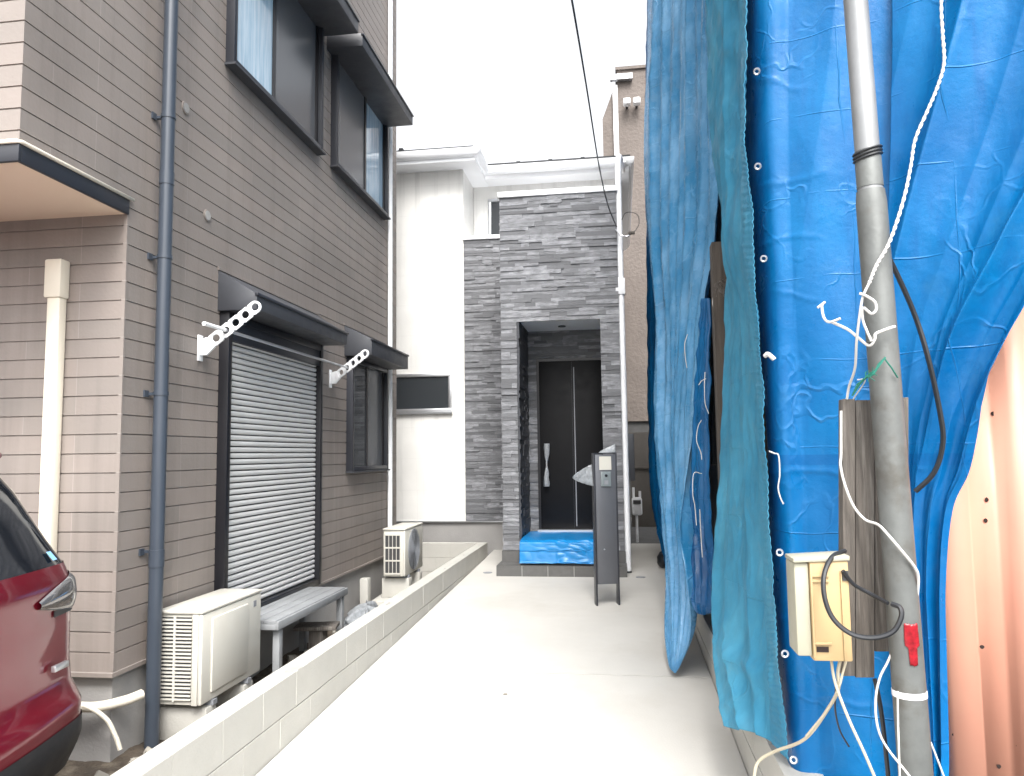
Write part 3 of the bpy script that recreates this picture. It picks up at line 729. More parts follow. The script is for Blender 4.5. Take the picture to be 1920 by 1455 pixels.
# drain covers and a stain on the path
for (x, y, l_) in ((-1.6, 9.15, 'small round drain cover in the path left of the tiled step'), (.2, 8.95, 'small round drain cover in the path right of the gate post')):
    o = MB().tube([(x, y, pz(y)-.02), (x, y, pz(y)+.005)], .055, 20).build('drain_cover', M_acg, smooth='auto'); tag(o, l_, 'drain cover', 'drain covers in the path')
tag(MB().tube([(-.76, 4.95, pz(4.95)-.01), (-.76, 4.95, pz(4.95)+.004)], .014, 10).build('pebble', M_stain), 'tiny brown pebble lying in the middle of the path', 'pebble')

# ================================================================ FAR BUILDING AND THINGS IN THE GAP
B = thing('beige_building', 'tall beige rendered building rising behind the blue tarps', 'building', (2, 20, 0))
MB().box(.16, 5, 17, 27, 2.3, 10.35).build('wall', M_beige, B)
MB().prism([(-.2, 2.3), (.05, 2.3), (.05, 9.9), (-.2, 9.25)], 17.05, 24).build('side_wing', M_beige, B)
MB().box(.05, .158, 16.96, 17.2, 2.3, 10.0).build('corner_pipe', M_white, B)
MB().box(.12, 5.05, 16.95, 27.05, 10.352, 10.42).build('coping', M_beige, B)
MB().box(-.2, 5, 17.06, 27, .2, 2.29).build('base_wall', M_asph, B)
MB().box(.0, .5, 16.85, 16.98, 10.08, 10.2).build('bracket', M_silver, B)
for x in (.36, .58):
    l_ = MB().box(x-.08, x+.08, 16.7, 16.9, 9.42, 9.56).build('flood_light', M_white, B, bevel=.03)
    MB().tube([(x, 16.9, 9.45), (x, 17, 9.45)], .03, 8).build('lamp_arm', M_dark, l_)
tag(MB().box(.06, .185, 9.9, 10.02, 1.25, 1.85).build('utility_box', M_post, bevel=.006), 'dark grey utility box behind the white downpipe', 'utility box')
tag(MB().box(.2, 1.5, 14.9, 15.0, .15, 2.0).box(.2, 1.5, 14.86, 14.895, 1.3, 1.34).build('back_fence', mat('fence_brown', (.11, .1, .09), .8, var=.2), bevel=.005), 'dark brown fence closing the gap behind the white house', 'fence')
gm = thing('gas_meter', 'white gas meter with pipes in the gap right of the white downpipe', 'gas meter', (.27, 12.4, .2))
MB().box(.17, .33, 12.3, 12.45, .62, .9).build('meter_body', M_white, gm, bevel=.03)
for q_ in ([(.2, 12.36, .9), (.2, 12.36, 1.06)], [(.3, 12.36, .9), (.3, 12.36, 1.0)], [(.24, 12.36, .62), (.24, 12.36, .2)]): MB().tube(q_, .02, 8).build('pipe', M_whitem, gm)
MB().box(.19, .31, 12.285, 12.301, .8, .86).build('dial', M_acd, gm)
# dark cloth bundle by the kerb
bb = MB().grid(lambda u, v: (.5+.085*math.cos(u*6.283)*math.sin(v*3.1416)*(1+.2*noise.noise(Vector((u*6, v*5, 1)))), 9.6+.16*math.sin(u*6.283)*math.sin(v*3.1416), pz(9.6)+.09-.1*math.cos(v*3.1416)*(1+.3*noise.noise(Vector((u*5, v*7, 4))))), 30, 16)
tag(bb.build('rubber_bundle', M_cable, smooth=True), 'small black crumpled bundle at the foot of the far blue tarp', 'bundle')

# overhead wire with its insulator
tag(MB().tube(spline([P(1025, -420, 2.0), P(1044, -230, 2.8), P(1060, -60, 3.6), P(1074, 10, 4.2), P(1100, 165, 5.4), P(1123, 310, 7.0), P(1140, 385, 8.2), P(1156, 425, 9.1)]), .0065, 8).build('overhead_wire', M_cable, smooth='auto'), 'single black overhead wire dropping to the corner of the stone entrance', 'wire')
ins = thing('wire_bracket', 'rusty wire anchor with a loop of cable on the house corner by the downpipe', 'wire anchor', tuple(P(1180, 437, 9.15)))
MB().tube(spline([P(1154, 430, 9.2), P(1163, 440, 9.12), P(1175, 443, 9.12), P(1184, 437, 9.12)]), .009, 8).build('hook', M_silver, ins, smooth='auto')
MB().tube([P(1176, 440, 9.12), P(1181, 437, 9.12), P(1190, 436, 9.12)], [.012, .024, .02], 10).build('insulator', M_wood, ins, smooth='auto')
MB().tube(spline([P(1189, 436, 9.12), P(1198, 420, 9.12), P(1196, 404, 9.12), P(1184, 398, 9.12), P(1172, 400, 9.13), P(1166, 412, 9.15)]), .004, 6).build('cable_loop', M_cable, ins, smooth='auto')

# ================================================================ OLD TIMBER HOUSE UNDER THE TARPS
O = thing('timber_house', 'old dark timber house hidden behind the blue tarps', 'house', (3, 7, 0))
pl = MB(); y = 3.3
while y < 11.5:
    d = random.uniform(0, .012); pl.box(.80-d, .83, y, y+.148, .1, 7.6); y += .15
pl.build('plank_wall', M_woodd, O)
MB().box(.84, 6, 3.3, 11.45, .0, 7.6).build('wall', M_woodd, O)
MB().box(.62, .74, 4.95, 5.07, .3, 2.95)  .build('post', M_woodd, O, bevel=.004)
MB().box(.72, .79, 5.0, 6.6, 1.40, 1.50).build('sill_beam', M_wood, O, bevel=.004)
MB().box(.745, .79, 5.0, 6.6, .45, 1.395).build('wainscot', M_wood, O)

# ================================================================ TARPS
def cloth(name, label, cat, rows, nu, nv, fold, m_, group=None, thick=.0025):
    """rows: (py, [(px, D), ...]); Catmull-Rom both ways, then folds pushed out along the surface's normal"""
    pts = [[P(px, py + (e[0] if e else 0), D) for (px, D, *e) in cs] for py, cs in rows]
    def cr(q, t):
        n = len(q); x = t*(n-1); i = min(int(x), n-2); t = x-i
        a = q[i-1] if i > 0 else q[0]*2-q[1]; b = q[i]; c = q[i+1]; d = q[i+2] if i+2 < n else q[-1]*2-q[-2]
        return .5*((2*b)+(c-a)*t+(2*a-5*b+4*c-d)*t*t+(3*b-a-3*c+d)*t**3)
    base = [[None]*nu for _ in range(nv)]
    cols = [[cr(r, i/(nu-1)) for i in range(nu)] for r in pts]
    for i in range(nu):
        col = [c[i] for c in cols]
        for j in range(nv): base[j][i] = cr(col, j/(nv-1))
    vs_ = []
    for j in range(nv):
        for i in range(nu):
            p = base[j][i]
            du = base[j][min(i+1, nu-1)]-base[j][max(i-1, 0)]; dv = base[min(j+1, nv-1)][i]-base[max(j-1, 0)][i]
            n_ = du.cross(dv)
            if n_.length < 1e-9: n_ = Vector((-1, 0, 0))
            n_.normalize()
            if n_.dot(EYE-p) < 0: n_ = -n_
            vs_.append(p+n_*fold(i/(nu-1), j/(nv-1), p))
    m = MB().add(vs_, [(j*nu+i, j*nu+i+1, (j+1)*nu+i+1, (j+1)*nu+i) for j in range(nv-1) for i in range(nu-1)])
    o = m.build(name, m_, smooth=True, solid=thick, fixn=False)
    return tag(o, label, cat, group)
def N(x, y, z=0): return noise.noise(Vector((x, y, z)))
def ridge(x): return 1-abs(math.sin(x))
def vfold(u, v, fr, seed, amp, wander=.5, vs=1.6, sharp=1.0):
    ph = u*fr*math.pi + wander*3*N(u*2.2, v*vs, seed) + .6*N(u*7, v*3.1, seed+3)
    a = .45+.9*abs(N(u*3.1, v*1.7, seed+7))
    return amp*a*(ridge(ph)**sharp)
def crump(p, seed, amp, s=5):
    q = Vector((p.x*s, p.y*s, p.z*s*.6+seed))
    return amp*(1-2*abs(noise.noise(q)))+amp*.5*(1-2*abs(noise.noise(q*2.3)))

TG = 'blue tarpaulins over the timber house'
# far deep-blue layer
cloth('tarp', 'deep blue tarp hanging furthest back behind the pale folded one', 'tarp', [
    (-640, [(1226, 11), (1244, 10), (1266, 9)]), (-380, [(1224, 11), (1242, 10), (1264, 9)]),
    (-120, [(1222, 11), (1240, 10), (1262, 9)]), (230, [(1214, 10.6), (1236, 9.8), (1262, 9)]), (470, [(1217, 10.3), (1236, 9.6), (1262, 8.8)]),
    (700, [(1219, 10), (1238, 9.4), (1262, 8.7)]), (900, [(1224, 9.8), (1242, 9.2), (1262, 8.6)]), (1000, [(1238, 9.5), (1250, 9.1), (1264, 8.6)]), (1065, [(1255, 9.1), (1259, 9.0), (1266, 8.7)])],
    60, 220, lambda u, v, p: vfold(u, v, 5, 1, .06)+crump(p, 2, .012), M_blued, TG)
# pale folded tarp
cloth('tarp', 'pale blue tarp in many long vertical folds, pointed lower corner touching the path', 'tarp', [
    (-640, [(1228, 9.2), (1258, 8.2), (1291, 7.2), (1326, 6.3), (1366, 5.5)]),
    (-380, [(1225, 9.2), (1255, 8.2), (1288, 7.2), (1323, 6.3), (1364, 5.5)]),
    (-120, [(1222, 9.2), (1252, 8.2), (1285, 7.2), (1320, 6.3), (1362, 5.5)]),
    (0, [(1219, 9.2), (1250, 8.2), (1283, 7.2), (1318, 6.3), (1362, 5.5)]),
    (120, [(1217, 9.2), (1248, 8.2), (1282, 7.2), (1318, 6.3), (1362, 5.5)]),
    (230, [(1211, 9.1), (1246, 8.2), (1281, 7.2), (1319, 6.3), (1365, 5.5)]),
    (350, [(1212, 9.0), (1245, 8.1), (1280, 7.1), (1319, 6.3), (1368, 5.4)]),
    (470, [(1222, 8.8), (1247, 8.0), (1278, 7.0), (1313, 6.2), (1358, 5.5)]),
    (600, [(1236, 8.4), (1257, 7.7), (1280, 6.9), (1305, 6.2), (1334, 5.5)]),
    (700, [(1235, 8.2), (1256, 7.5), (1278, 6.8), (1300, 6.1), (1326, 5.5)]),
    (800, [(1238, 8.0), (1256, 7.3), (1276, 6.7), (1295, 6.1), (1318, 5.5)]),
    (900, [(1252, 7.6), (1265, 7.1), (1280, 6.6), (1296, 6.0), (1314, 5.5)]),
    (960, [(1254, 7.4), (1268, 6.9), (1283, 6.4), (1299, 5.9), (1320, 5.4)]),
    (1040, [(1256, 7.0), (1270, 6.5), (1286, 6.1), (1304, 5.7), (1326, 5.3)]),
    (1110, [(1251, 6.4), (1266, 6.1), (1283, 5.8), (1302, 5.5), (1322, 5.2)]),
    (1185, [(1247, 5.8), (1261, 5.7), (1276, 5.55), (1291, 5.4), (1309, 5.25)]),
    (1245, [(1254, 5.45), (1260, 5.43), (1266, 5.4), (1272, 5.38), (1279, 5.36)]),
    (1262, [(1264, 5.35), (1265, 5.35), (1266, 5.35), (1267, 5.35), (1268, 5.35)])],
    220, 480, lambda u, v, p: (vfold(u, v, 8, 11, .13, .5, 1.4, 1.5)+vfold(u, v, 17, 15, .05, .5, 1.6, 1.3)+vfold(u, v, 3, 21, .08, .5, 1.0)+crump(p, 5, .010, 4))*(1 if v < .72 else max(.12, 1-(v-.72)*4.4)) * min(1, .25+u*4), M_bluet2, TG)
# narrow dark strip hanging in the gap
cloth('tarp', 'narrow dark blue tarp strip hanging in the gap before the wooden post', 'tarp', [
    (560, [(1322, 5.5), (1330, 5.4), (1338, 5.3)]), (700, [(1312, 5.5), (1324, 5.35), (1336, 5.25)]), (850, [(1305, 5.5), (1320, 5.35), (1333, 5.25)]),
    (980, [(1300, 5.45), (1320, 5.3), (1340, 5.15)]), (1060, [(1300, 5.3), (1326, 5.15), (1350, 4.95)]), (1130, [(1303, 5.2), (1325, 5.1), (1350, 4.95)]), (1150, [(1318, 5.15), (1330, 5.1), (1342, 5.0)])],
    60, 160, lambda u, v, p: vfold(u, v, 4, 31, .04)+crump(p, 8, .012, 7), M_blued, TG)
# teal mesh sheet
def teal(u, v, p):
    s = vfold(u, v, 3.0, 41, .06, .6, 1.6)*(.4+.6*math.sin(math.pi*min(1, max(0, u))))+crump(p, 9, .012, 5)
    if u > .82: s += .006*ridge(v*420)*(1 if u > .86 else .3)+.006
    s += .045*math.exp(-((v-.45)/.045)**2)*math.sin(u*math.pi)
    s += .03*math.exp(-((v-.88-.05*u)/.016)**2)*math.sin(u*math.pi)+.05*max(0, v-.83)*math.sin(u*9+v*14)
    return s
cloth('mesh_sheet', 'teal mesh sheet, a tall stitched strip between the pale and bright blue tarps', 'mesh sheet', [
    (-640, [(1316, 4.7), (1336, 4.4), (1360, 4.0), (1382, 3.6), (1406, 3.15)]),
    (-380, [(1320, 4.7), (1340, 4.4), (1364, 4.0), (1386, 3.6), (1410, 3.15)]),
    (-120, [(1325, 4.7), (1345, 4.4), (1368, 4.0), (1390, 3.6), (1413, 3.15)]),
    (10, [(1330, 4.7), (1350, 4.4), (1372, 4.0), (1394, 3.6), (1415, 3.15)]),
    (220, [(1335, 4.7), (1352, 4.4), (1372, 4.0), (1393, 3.6), (1412, 3.15)]),
    (340, [(1350, 4.6), (1363, 4.3), (1379, 3.9), (1397, 3.5), (1416, 3.15)]),
    (480, [(1368, 4.4), (1379, 4.2), (1392, 3.9), (1406, 3.5), (1424, 3.15)]),
    (600, [(1366, 4.4), (1379, 4.2), (1395, 3.9), (1412, 3.5), (1434, 3.15)]),
    (700, [(1364, 4.4), (1380, 4.2), (1399, 3.85), (1420, 3.5), (1443, 3.15)]),
    (850, [(1360, 4.4), (1379, 4.15), (1401, 3.85), (1425, 3.5), (1450, 3.15)]),
    (1000, [(1350, 4.4), (1374, 4.1), (1401, 3.8), (1430, 3.5), (1460, 3.15)]),
    (1160, [(1342, 4.3), (1370, 4.05), (1402, 3.75), (1436, 3.45), (1470, 3.12)]),
    (1270, [(1352, 4.0), (1379, 3.8), (1411, 3.6), (1443, 3.35), (1478, 3.08)]),
    (1365, [(1367, 3.7), (1392, 3.55, 6), (1421, 3.4, 10), (1450, 3.25, 22), (1485, 3.05, 60)])],
    180, 480, teal, M_mesh, None)
# bright blue tarp behind the pole
def bright(u, v, p):
    s = .05*N(u*2.3, v*2.2, 51)+.025*N(u*4+v*3, v*5-u*2, 54)+.012*ridge(u*5+2*v+N(u, v*2, 52)*2)+crump(p, 12, .004, 3)
    for (vc, u0, u1) in ((.336, .05, .55), (.416, .1, .62), (.476, .05, .6), (.528, .2, .55), (.696, 0, 1), (.824, 0, .6), (.904, .2, .9)):
        if u0 < u < u1: s += .0035*math.exp(-((v-vc-.006*math.sin(u*7+vc*30)-.004*N(u*9, vc*40))/.0022)**2)*math.sin((u-u0)/(u1-u0)*math.pi)
    s += .02*math.exp(-(((u-.3)/.12)**2))*(1-v)
    return s
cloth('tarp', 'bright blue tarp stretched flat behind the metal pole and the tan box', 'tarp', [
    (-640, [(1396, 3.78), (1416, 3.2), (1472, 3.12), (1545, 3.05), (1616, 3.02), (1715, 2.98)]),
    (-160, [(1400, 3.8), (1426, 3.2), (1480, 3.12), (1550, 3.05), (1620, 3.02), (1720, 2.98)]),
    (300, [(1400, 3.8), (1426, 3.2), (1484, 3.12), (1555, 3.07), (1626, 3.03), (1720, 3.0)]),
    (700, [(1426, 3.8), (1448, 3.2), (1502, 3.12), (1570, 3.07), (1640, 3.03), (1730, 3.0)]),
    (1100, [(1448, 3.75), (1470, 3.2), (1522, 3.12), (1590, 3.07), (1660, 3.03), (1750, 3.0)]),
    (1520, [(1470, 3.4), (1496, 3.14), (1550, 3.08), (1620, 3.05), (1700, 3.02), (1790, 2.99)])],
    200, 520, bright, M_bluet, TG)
# right tarp pulled diagonally
def diag(u, v, p):
    s0 = u*1.3+v*1.45
    ph = s0*4.4+1.0*N(u*1.6, v*1.6, 61)
    a = max(0, min(1, (.68-v)*4+.3))
    s = .075*a*(ridge(ph)**1.6)+.011*a*ridge(s0*13+N(u*2, v*2, 63)*2.2)+.014*N(u*5, v*3, 62)
    b = max(0, min(1, (v-.54)*5))
    s += b*vfold(u, v, 3.2, 65, .05, .4, 1.2)+crump(p, 14, .004, 4)
    return s
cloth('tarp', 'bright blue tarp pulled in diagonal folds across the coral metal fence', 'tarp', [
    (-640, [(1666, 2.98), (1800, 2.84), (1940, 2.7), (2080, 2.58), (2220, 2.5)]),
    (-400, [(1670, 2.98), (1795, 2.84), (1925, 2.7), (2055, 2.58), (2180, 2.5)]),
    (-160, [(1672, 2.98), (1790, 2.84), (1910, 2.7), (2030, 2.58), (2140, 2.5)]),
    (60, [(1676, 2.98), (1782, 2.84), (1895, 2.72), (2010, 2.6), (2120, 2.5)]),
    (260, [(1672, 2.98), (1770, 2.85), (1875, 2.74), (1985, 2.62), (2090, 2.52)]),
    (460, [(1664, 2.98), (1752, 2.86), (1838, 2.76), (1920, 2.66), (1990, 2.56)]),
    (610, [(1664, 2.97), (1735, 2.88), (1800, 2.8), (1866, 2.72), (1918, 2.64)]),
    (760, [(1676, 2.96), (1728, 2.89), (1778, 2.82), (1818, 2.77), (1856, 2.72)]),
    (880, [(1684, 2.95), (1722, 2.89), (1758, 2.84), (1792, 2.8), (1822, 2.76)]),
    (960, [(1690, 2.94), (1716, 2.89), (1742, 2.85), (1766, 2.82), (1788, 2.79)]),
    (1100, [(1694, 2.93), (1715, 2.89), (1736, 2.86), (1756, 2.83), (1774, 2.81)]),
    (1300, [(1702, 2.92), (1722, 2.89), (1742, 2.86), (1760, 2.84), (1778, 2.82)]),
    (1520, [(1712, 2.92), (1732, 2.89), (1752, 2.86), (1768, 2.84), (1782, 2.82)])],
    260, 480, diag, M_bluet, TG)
# eyelets and tie strings
def eyelet(px, py, D, label):
    c = P(px, py, D); d = (EYE-c).normalized(); a = d.cross(Vector((0, 0, 1))).normalized(); b = a.cross(d)
    o = MB().tube([c+(a*math.cos(k*math.pi/6)+b*math.sin(k*math.pi/6))*.011 for k in range(13)], .004, 6, cap=False).build('eyelet', M_silver, smooth='auto')
    return tag(o, label, 'eyelet', 'metal eyelets along the tarp edges')
for a in ((1419, 134, 3.1, 'eyelet high on the left edge of the bright blue tarp'), (1421, 312, 3.1, 'eyelet with a frayed tie, below the top one on the teal edge'), (1432, 485, 3.1, 'eyelet beside the teal edge, level with the foot of the bright pole section'),
          (1462, 1036, 3.05, 'eyelet beside the teal edge, left of the tan box'), (1472, 1226, 3.0, 'eyelet beside the teal edge, below the tan box'), (1488, 1425, 3.0, 'lowest eyelet, by the end of the cream cable')): eyelet(*a)
def string(pts, label, r=.0028, m_=None, name='tie_string', cat='string', grp='white tie strings on the tarps', n=6):
    o = MB().tube(spline([P(*p) for p in pts], n), r, 7).build(name, m_ or M_rope, smooth='auto'); return tag(o, label, cat, grp)
string([(1289, 627, 5.75), (1284, 645, 5.7), (1285, 670, 5.7), (1288, 690, 5.7)], 'short white string on the pale folded tarp, left of the frayed cloth tuft')
string([(1340, 545, 5.0), (1336, 565, 5.0), (1340, 590, 5.0), (1342, 622, 4.98)], 'white string hanging below the frayed cloth tuft')
string([(1322, 698, 5.1), (1321, 720, 5.05), (1322, 755, 5.05), (1329, 776, 5.05)], 'white string with a bent lower end in the dark gap')
string([(1310, 722, 5.1), (1316, 714, 5.1), (1324, 710, 5.1)], 'tiny white string end crossing the bent string in the dark gap')
string([(1315, 788, 5.1), (1309, 800, 5.08), (1306, 825, 5.05), (1314, 848, 5.05), (1316, 862, 5.05)], 'forked white string halfway down the dark gap')
string([(1316, 888, 5.1), (1301, 888, 5.08), (1299, 925, 5.05), (1303, 950, 5.05), (1306, 985, 5.05)], 'long white string low in the dark gap')
string([(1312, 955, 5.0), (1314, 1000, 5.0), (1317, 1045, 5.0)], 'straight pale string just above the stone on the kerb wall')
string([(1442, 846, 3.05), (1452, 850, 3.04), (1460, 855, 3.03), (1462, 890, 3.03), (1459, 915, 3.03), (1464, 935, 3.03), (1469, 945, 3.03)], 'white cord looped through the teal edge and hanging down')
string([(1434, 668, 3.05), (1440, 664, 3.04), (1450, 672, 3.04), (1452, 674, 3.04)], 'frayed white knot on the teal edge', r=.009)
# frayed cloth tuft and stone on the wall
tf = MB()
for i in range(46):
    a = P(1350+random.uniform(-8, 12), 535+random.uniform(-10, 14), 4.83); d = Vector((random.uniform(-1, 1), random.uniform(-.6, .1), random.uniform(-1, .5)))*.03
    tf.tube([a, a+d*.6, a+d+Vector((0, 0, -.012))], .004, 4)
tag(tf.build('cloth_tuft', M_wood), 'frayed pale tuft of fibre stuck on the wooden post', 'tuft')
def stone(u, v):
    th, ph = u*6.2832, v*3.1416; k = 1+.35*N(math.cos(th)*1.5+3, math.sin(th)*1.5, v*3)
    return Vector((.64, 5.0, .47))+Vector((.05*math.cos(th)*math.sin(ph)*k, .07*math.sin(th)*math.sin(ph)*k, -.10*math.cos(ph)*k))
tag(MB().grid(stone, 24, 14).build('stone', M_cementpatch, smooth=True), 'rough grey stone on top of the right kerb wall below the dark gap', 'stone')

# ================================================================ CORAL METAL FENCE
cf = thing('metal_fence', 'coral pink corrugated metal fence with rust holes behind the diagonal tarp', 'fence', (1.6, 2.95, 0))
prof = []; x = 1.1
while x < 3.6:
    prof += [(x, 2.975), (x+.03, 2.925), (x+.115, 2.925), (x+.145, 2.975), (x+.215, 2.975)]; x += .24
k = len(prof)
MB().add([(a, b, .0) for a, b in prof]+[(a, b, 2.35) for a, b in prof], [(i, i+1, i+1+k, i+k) for i in range(k-1)]).build('sheet', M_coral, cf, solid=.002, fixn=False, smooth='auto')
for (px, py) in ((1848, 976), (1900, 1205), (1841, 1213), (1909, 1398), (1873, 1437), (1850, 937), (1862, 775), (1790, 1378)):
    c = P(px, py, 2.925); on = ((c.x-1.1) % .24); yy = 2.9225 if .03 < on < .115 else (2.972 if on > .145 else 2.935)
    c = P(px, py, yy-.001); s = .007
    MB().add([c+Vector((math.cos(a)*s*random.uniform(.7, 1.4), 0, math.sin(a)*s*random.uniform(.7, 1.4))) for a in [i*math.pi/4 for i in range(8)]]+[c+Vector((math.cos(a)*s, -.001, math.sin(a)*s)) for a in [i*math.pi/4 for i in range(8)]],
             [tuple(range(8)), tuple(range(15, 7, -1))]+[(i, (i+1) % 8, (i+1) % 8+8, i+8) for i in range(8)]).build('rust_hole', M_rust, cf)
MB().box(1.12, 3.6, 2.99, 3.03, 1.9, 1.95).box(1.12, 3.6, 2.99, 3.03, .5, .55).build('rail', M_woodd, cf)

# ================================================================ METAL POLE, BOARDS, BOX, CABLES
pb_ = P(1716, 1440, 2.5); pt_ = P(1605, 10, 2.5)
ax_ = (pt_-pb_).normalized()
def onp(z): return pb_+ax_*((z-pb_.z)/ax_.z)
PO = thing('metal_pole', 'grey galvanised steel pole with a thinner bright upper section in front of the tarps', 'pole', tuple(onp(-.1)))
MB().tube([onp(z) for z in (-.12, .6, 1.2, 2.38)]+[onp(2.42)], [.0475, .0475, .0465, .0455, .042], 28).build('lower_tube', M_steel, PO, smooth='auto')
MB().tube([onp(z) for z in (2.40, 3.2, 4.6, 6.5)], [.0375, .0365, .035, .032], 26).build('upper_tube', M_steel2, PO, smooth='auto')
MB().tube([onp(2.43), onp(2.55)], .0395, 26).build('collar', M_steel, PO, smooth='auto')
for z0_ in (2.53, 3.12):
    s_ = MB()
    for k in range(3):
        s_.tube([onp(z0_+.011*k)+Vector((math.cos(a)*.0415, math.sin(a)*.0415, .012*math.cos(a-.4)*(1 if z0_ < 3 else 1.1))) for a in [i*math.pi/10 for i in range(21)]], .0042, 6, cap=False)
    s_.build('black_wire_tie', M_cable, PO, smooth='auto')
MB().tube([onp(.865), onp(.883)], .0485, 26).build('white_band', M_white, PO, smooth='auto')
# scrap of red tape, roughly oval, wrapped on the camera side
def tape(u, v):
    c = onp(.965+.12*v); a0 = -1.5+(u-.5)*(.9 if v > .45 else .55)*(1-.25*abs(v-.6)); r = .049+.002*abs(N(u*6, v*9, 3))
    return c+Vector((math.cos(a0)*r, math.sin(a0)*r, .006*N(u*5, 0, 5)))
MB().grid(tape, 16, 20).build('red_tape', M_redtape, PO, smooth=True, solid=.001)
MB().tube([P(1633, 642, 2.43), P(1634, 632, 2.43)], .012, 8).build('bolt', M_steel, PO)

BD = thing('wooden_boards', 'weathered grey wooden boards fixed upright behind the metal pole', 'boards', tuple(P(1630, 1270, 2.6)))
def board(px0, px1, py0, py1, D, th, name='board', notch=None):
    a, b = P(px0, py1, D), P(px1, py1, D); c, d = P(px1-0, py0, D), P(px0, py0, D)
    n_ = Vector((0, th, 0)); q = [a, b, c, d]
    m_ = MB().add([p for p in q]+[p+n_ for p in q], [(0, 1, 2, 3), (7, 6, 5, 4), (0, 4, 5, 1), (1, 5, 6, 2), (2, 6, 7, 3), (3, 7, 4, 0)])
    return m_.build(name, M_wood, BD, bevel=.003)
a = P(1578, 748, 2.58); b = P(1592, 1268, 2.58)
board(1580, 1604, 748, 1268, 2.585, .05)            # edge strip
board(1604.5, 1640, 750, 1271, 2.59, .03)
board(1640.5, 1668, 775, 1222, 2.60, .03)
board(1668.5, 1704, 745, 1205, 2.605, .03)
# the meter box on the boards
bx = thing('junction_box', 'open tan plastic junction box with pale side on the wooden boards', 'junction box', tuple(P(1540, 1238, 2.6)))
x0, x1 = P(1514, 1140, 2.55).x, P(1586, 1140, 2.55).x
zt, zb = P(1540, 1047, 2.55).z, P(1540, 1232, 2.55).z
yf = 2.50
MB().box(x0, x1+.0, yf, yf+.11, zb, zt).build('case', M_box, bx, bevel=.005)
lid = MB().box(x0-.045, x0-.001, yf+.006, yf+.125, zb+.012, zt-.008).build('side_panel', M_boxl, bx, bevel=.006)
MB().prism([(x0-.048, zt-.007), (x1+.004, zt+.001), (x1+.004, zt+.016), (x0-.048, zt+.006)], yf-.006, yf+.118).build('lid', M_boxl, bx, bevel=.003)
rr_ = MB()
for z in (zt-.05, zt-.066, zb+.05): rr_.box(x0+.006, x0+.055, yf-.006, yf, z, z+.007)
rr_.box(x0+.0, x0+.006, yf-.007, yf-.001, zb+.01, zt-.01); rr_.box(x1-.026, x1-.022, yf-.006, yf-.0005, zb+.004, zt-.03)
rr_.build('ribs', M_box, bx, bevel=.001)
MB().box(x0+.01, x0+.045, yf-.003, yf-.0005, zb+.028, zb+.044).build('slot', M_rust, bx)
MB().box(x1-.02, x1-.002, yf-.004, yf-.0005, zt-.06, zt-.03).build('cable_port', M_acd, bx)
# cables
string([(1584, 1033, 2.56), (1560, 1045, 2.5), (1545, 1078, 2.46), (1546, 1120, 2.44), (1562, 1160, 2.43), (1595, 1188, 2.42), (1635, 1196, 2.41), (1672, 1186, 2.40), (1689, 1160, 2.40), (1688, 1140, 2.41), (1672, 1132, 2.43)],
       'thick black cable looped in front of the tan box and the boards', .0075, M_cable, 'cable', 'cable', None)
string([(1580, 1070, 2.49), (1600, 1095, 2.5), (1630, 1112, 2.5), (1665, 1131, 2.44)], 'black cable leaving the port of the tan box towards the pole', .006, M_cable, 'cable', 'cable', None)
string([(1655, 462, 2.58), (1680, 510, 2.62), (1715, 590, 2.66), (1740, 670, 2.66), (1762, 770, 2.68), (1768, 830, 2.69), (1752, 885, 2.70), (1716, 922, 2.72)], 'black cable bowing out from the pole over the right blue tarp', .0085, M_cable, 'cable', 'cable', None)
string([(1576, 1234, 2.55), (1571, 1262, 2.55), (1572, 1290, 2.56), (1555, 1325, 2.6), (1510, 1385, 2.7), (1455, 1408, 2.85), (1425, 1425, 2.9), (1415, 1450, 2.9), (1415, 1500, 2.9)], 'cream cable curving from the tan box down over the kerb wall', .0055, M_ccable, 'cable', 'cable', None)
string([(1588, 1232, 2.56), (1580, 1262, 2.55), (1572, 1290, 2.55), (1552, 1330, 2.6), (1512, 1380, 2.68)], 'pale thin cable crossing below the tan box', .004, M_ccable, 'cable', 'cable', None)
string([(1558, 1234, 2.55), (1566, 1280, 2.54), (1590, 1345, 2.53), (1620, 1410, 2.52), (1650, 1480, 2.52)], 'straight pale cable slanting down right from the tan box', .0045, M_ccable, 'cable', 'cable', None)
string([(1567, 1290, 2.6), (1566, 1330, 2.65), (1575, 1370, 2.68), (1592, 1400, 2.7)], 'thin dark cable on the bright tarp below the tan box', .003, M_cable, 'cable', 'cable', None)
string([(1640, 1272, 2.62), (1650, 1320, 2.6), (1658, 1380, 2.6), (1668, 1480, 2.6)], 'thick dark cable dropping from the foot of the boards', .007, M_cable, 'cable', 'cable', None)
string([(1678, 1208, 2.5), (1665, 1240, 2.5), (1650, 1270, 2.5), (1642, 1310, 2.5), (1645, 1360, 2.5), (1662, 1400, 2.5), (1705, 1455, 2.44), (1720, 1480, 2.44)], 'white cord falling from behind the pole past the foot of the boards', .0035, M_rope, 'cord', 'cord', None)
string([(1683, 1296, 2.46), (1684, 1360, 2.44), (1688, 1480, 2.44)], 'thin white cord hanging straight down along the pole', .0028, M_rope, 'cord', 'cord', None)
string([(1745, 1392, 2.6), (1758, 1425, 2.6), (1775, 1470, 2.6)], 'short white cord end right of the pole foot', .003, M_rope, 'cord', 'cord', None)
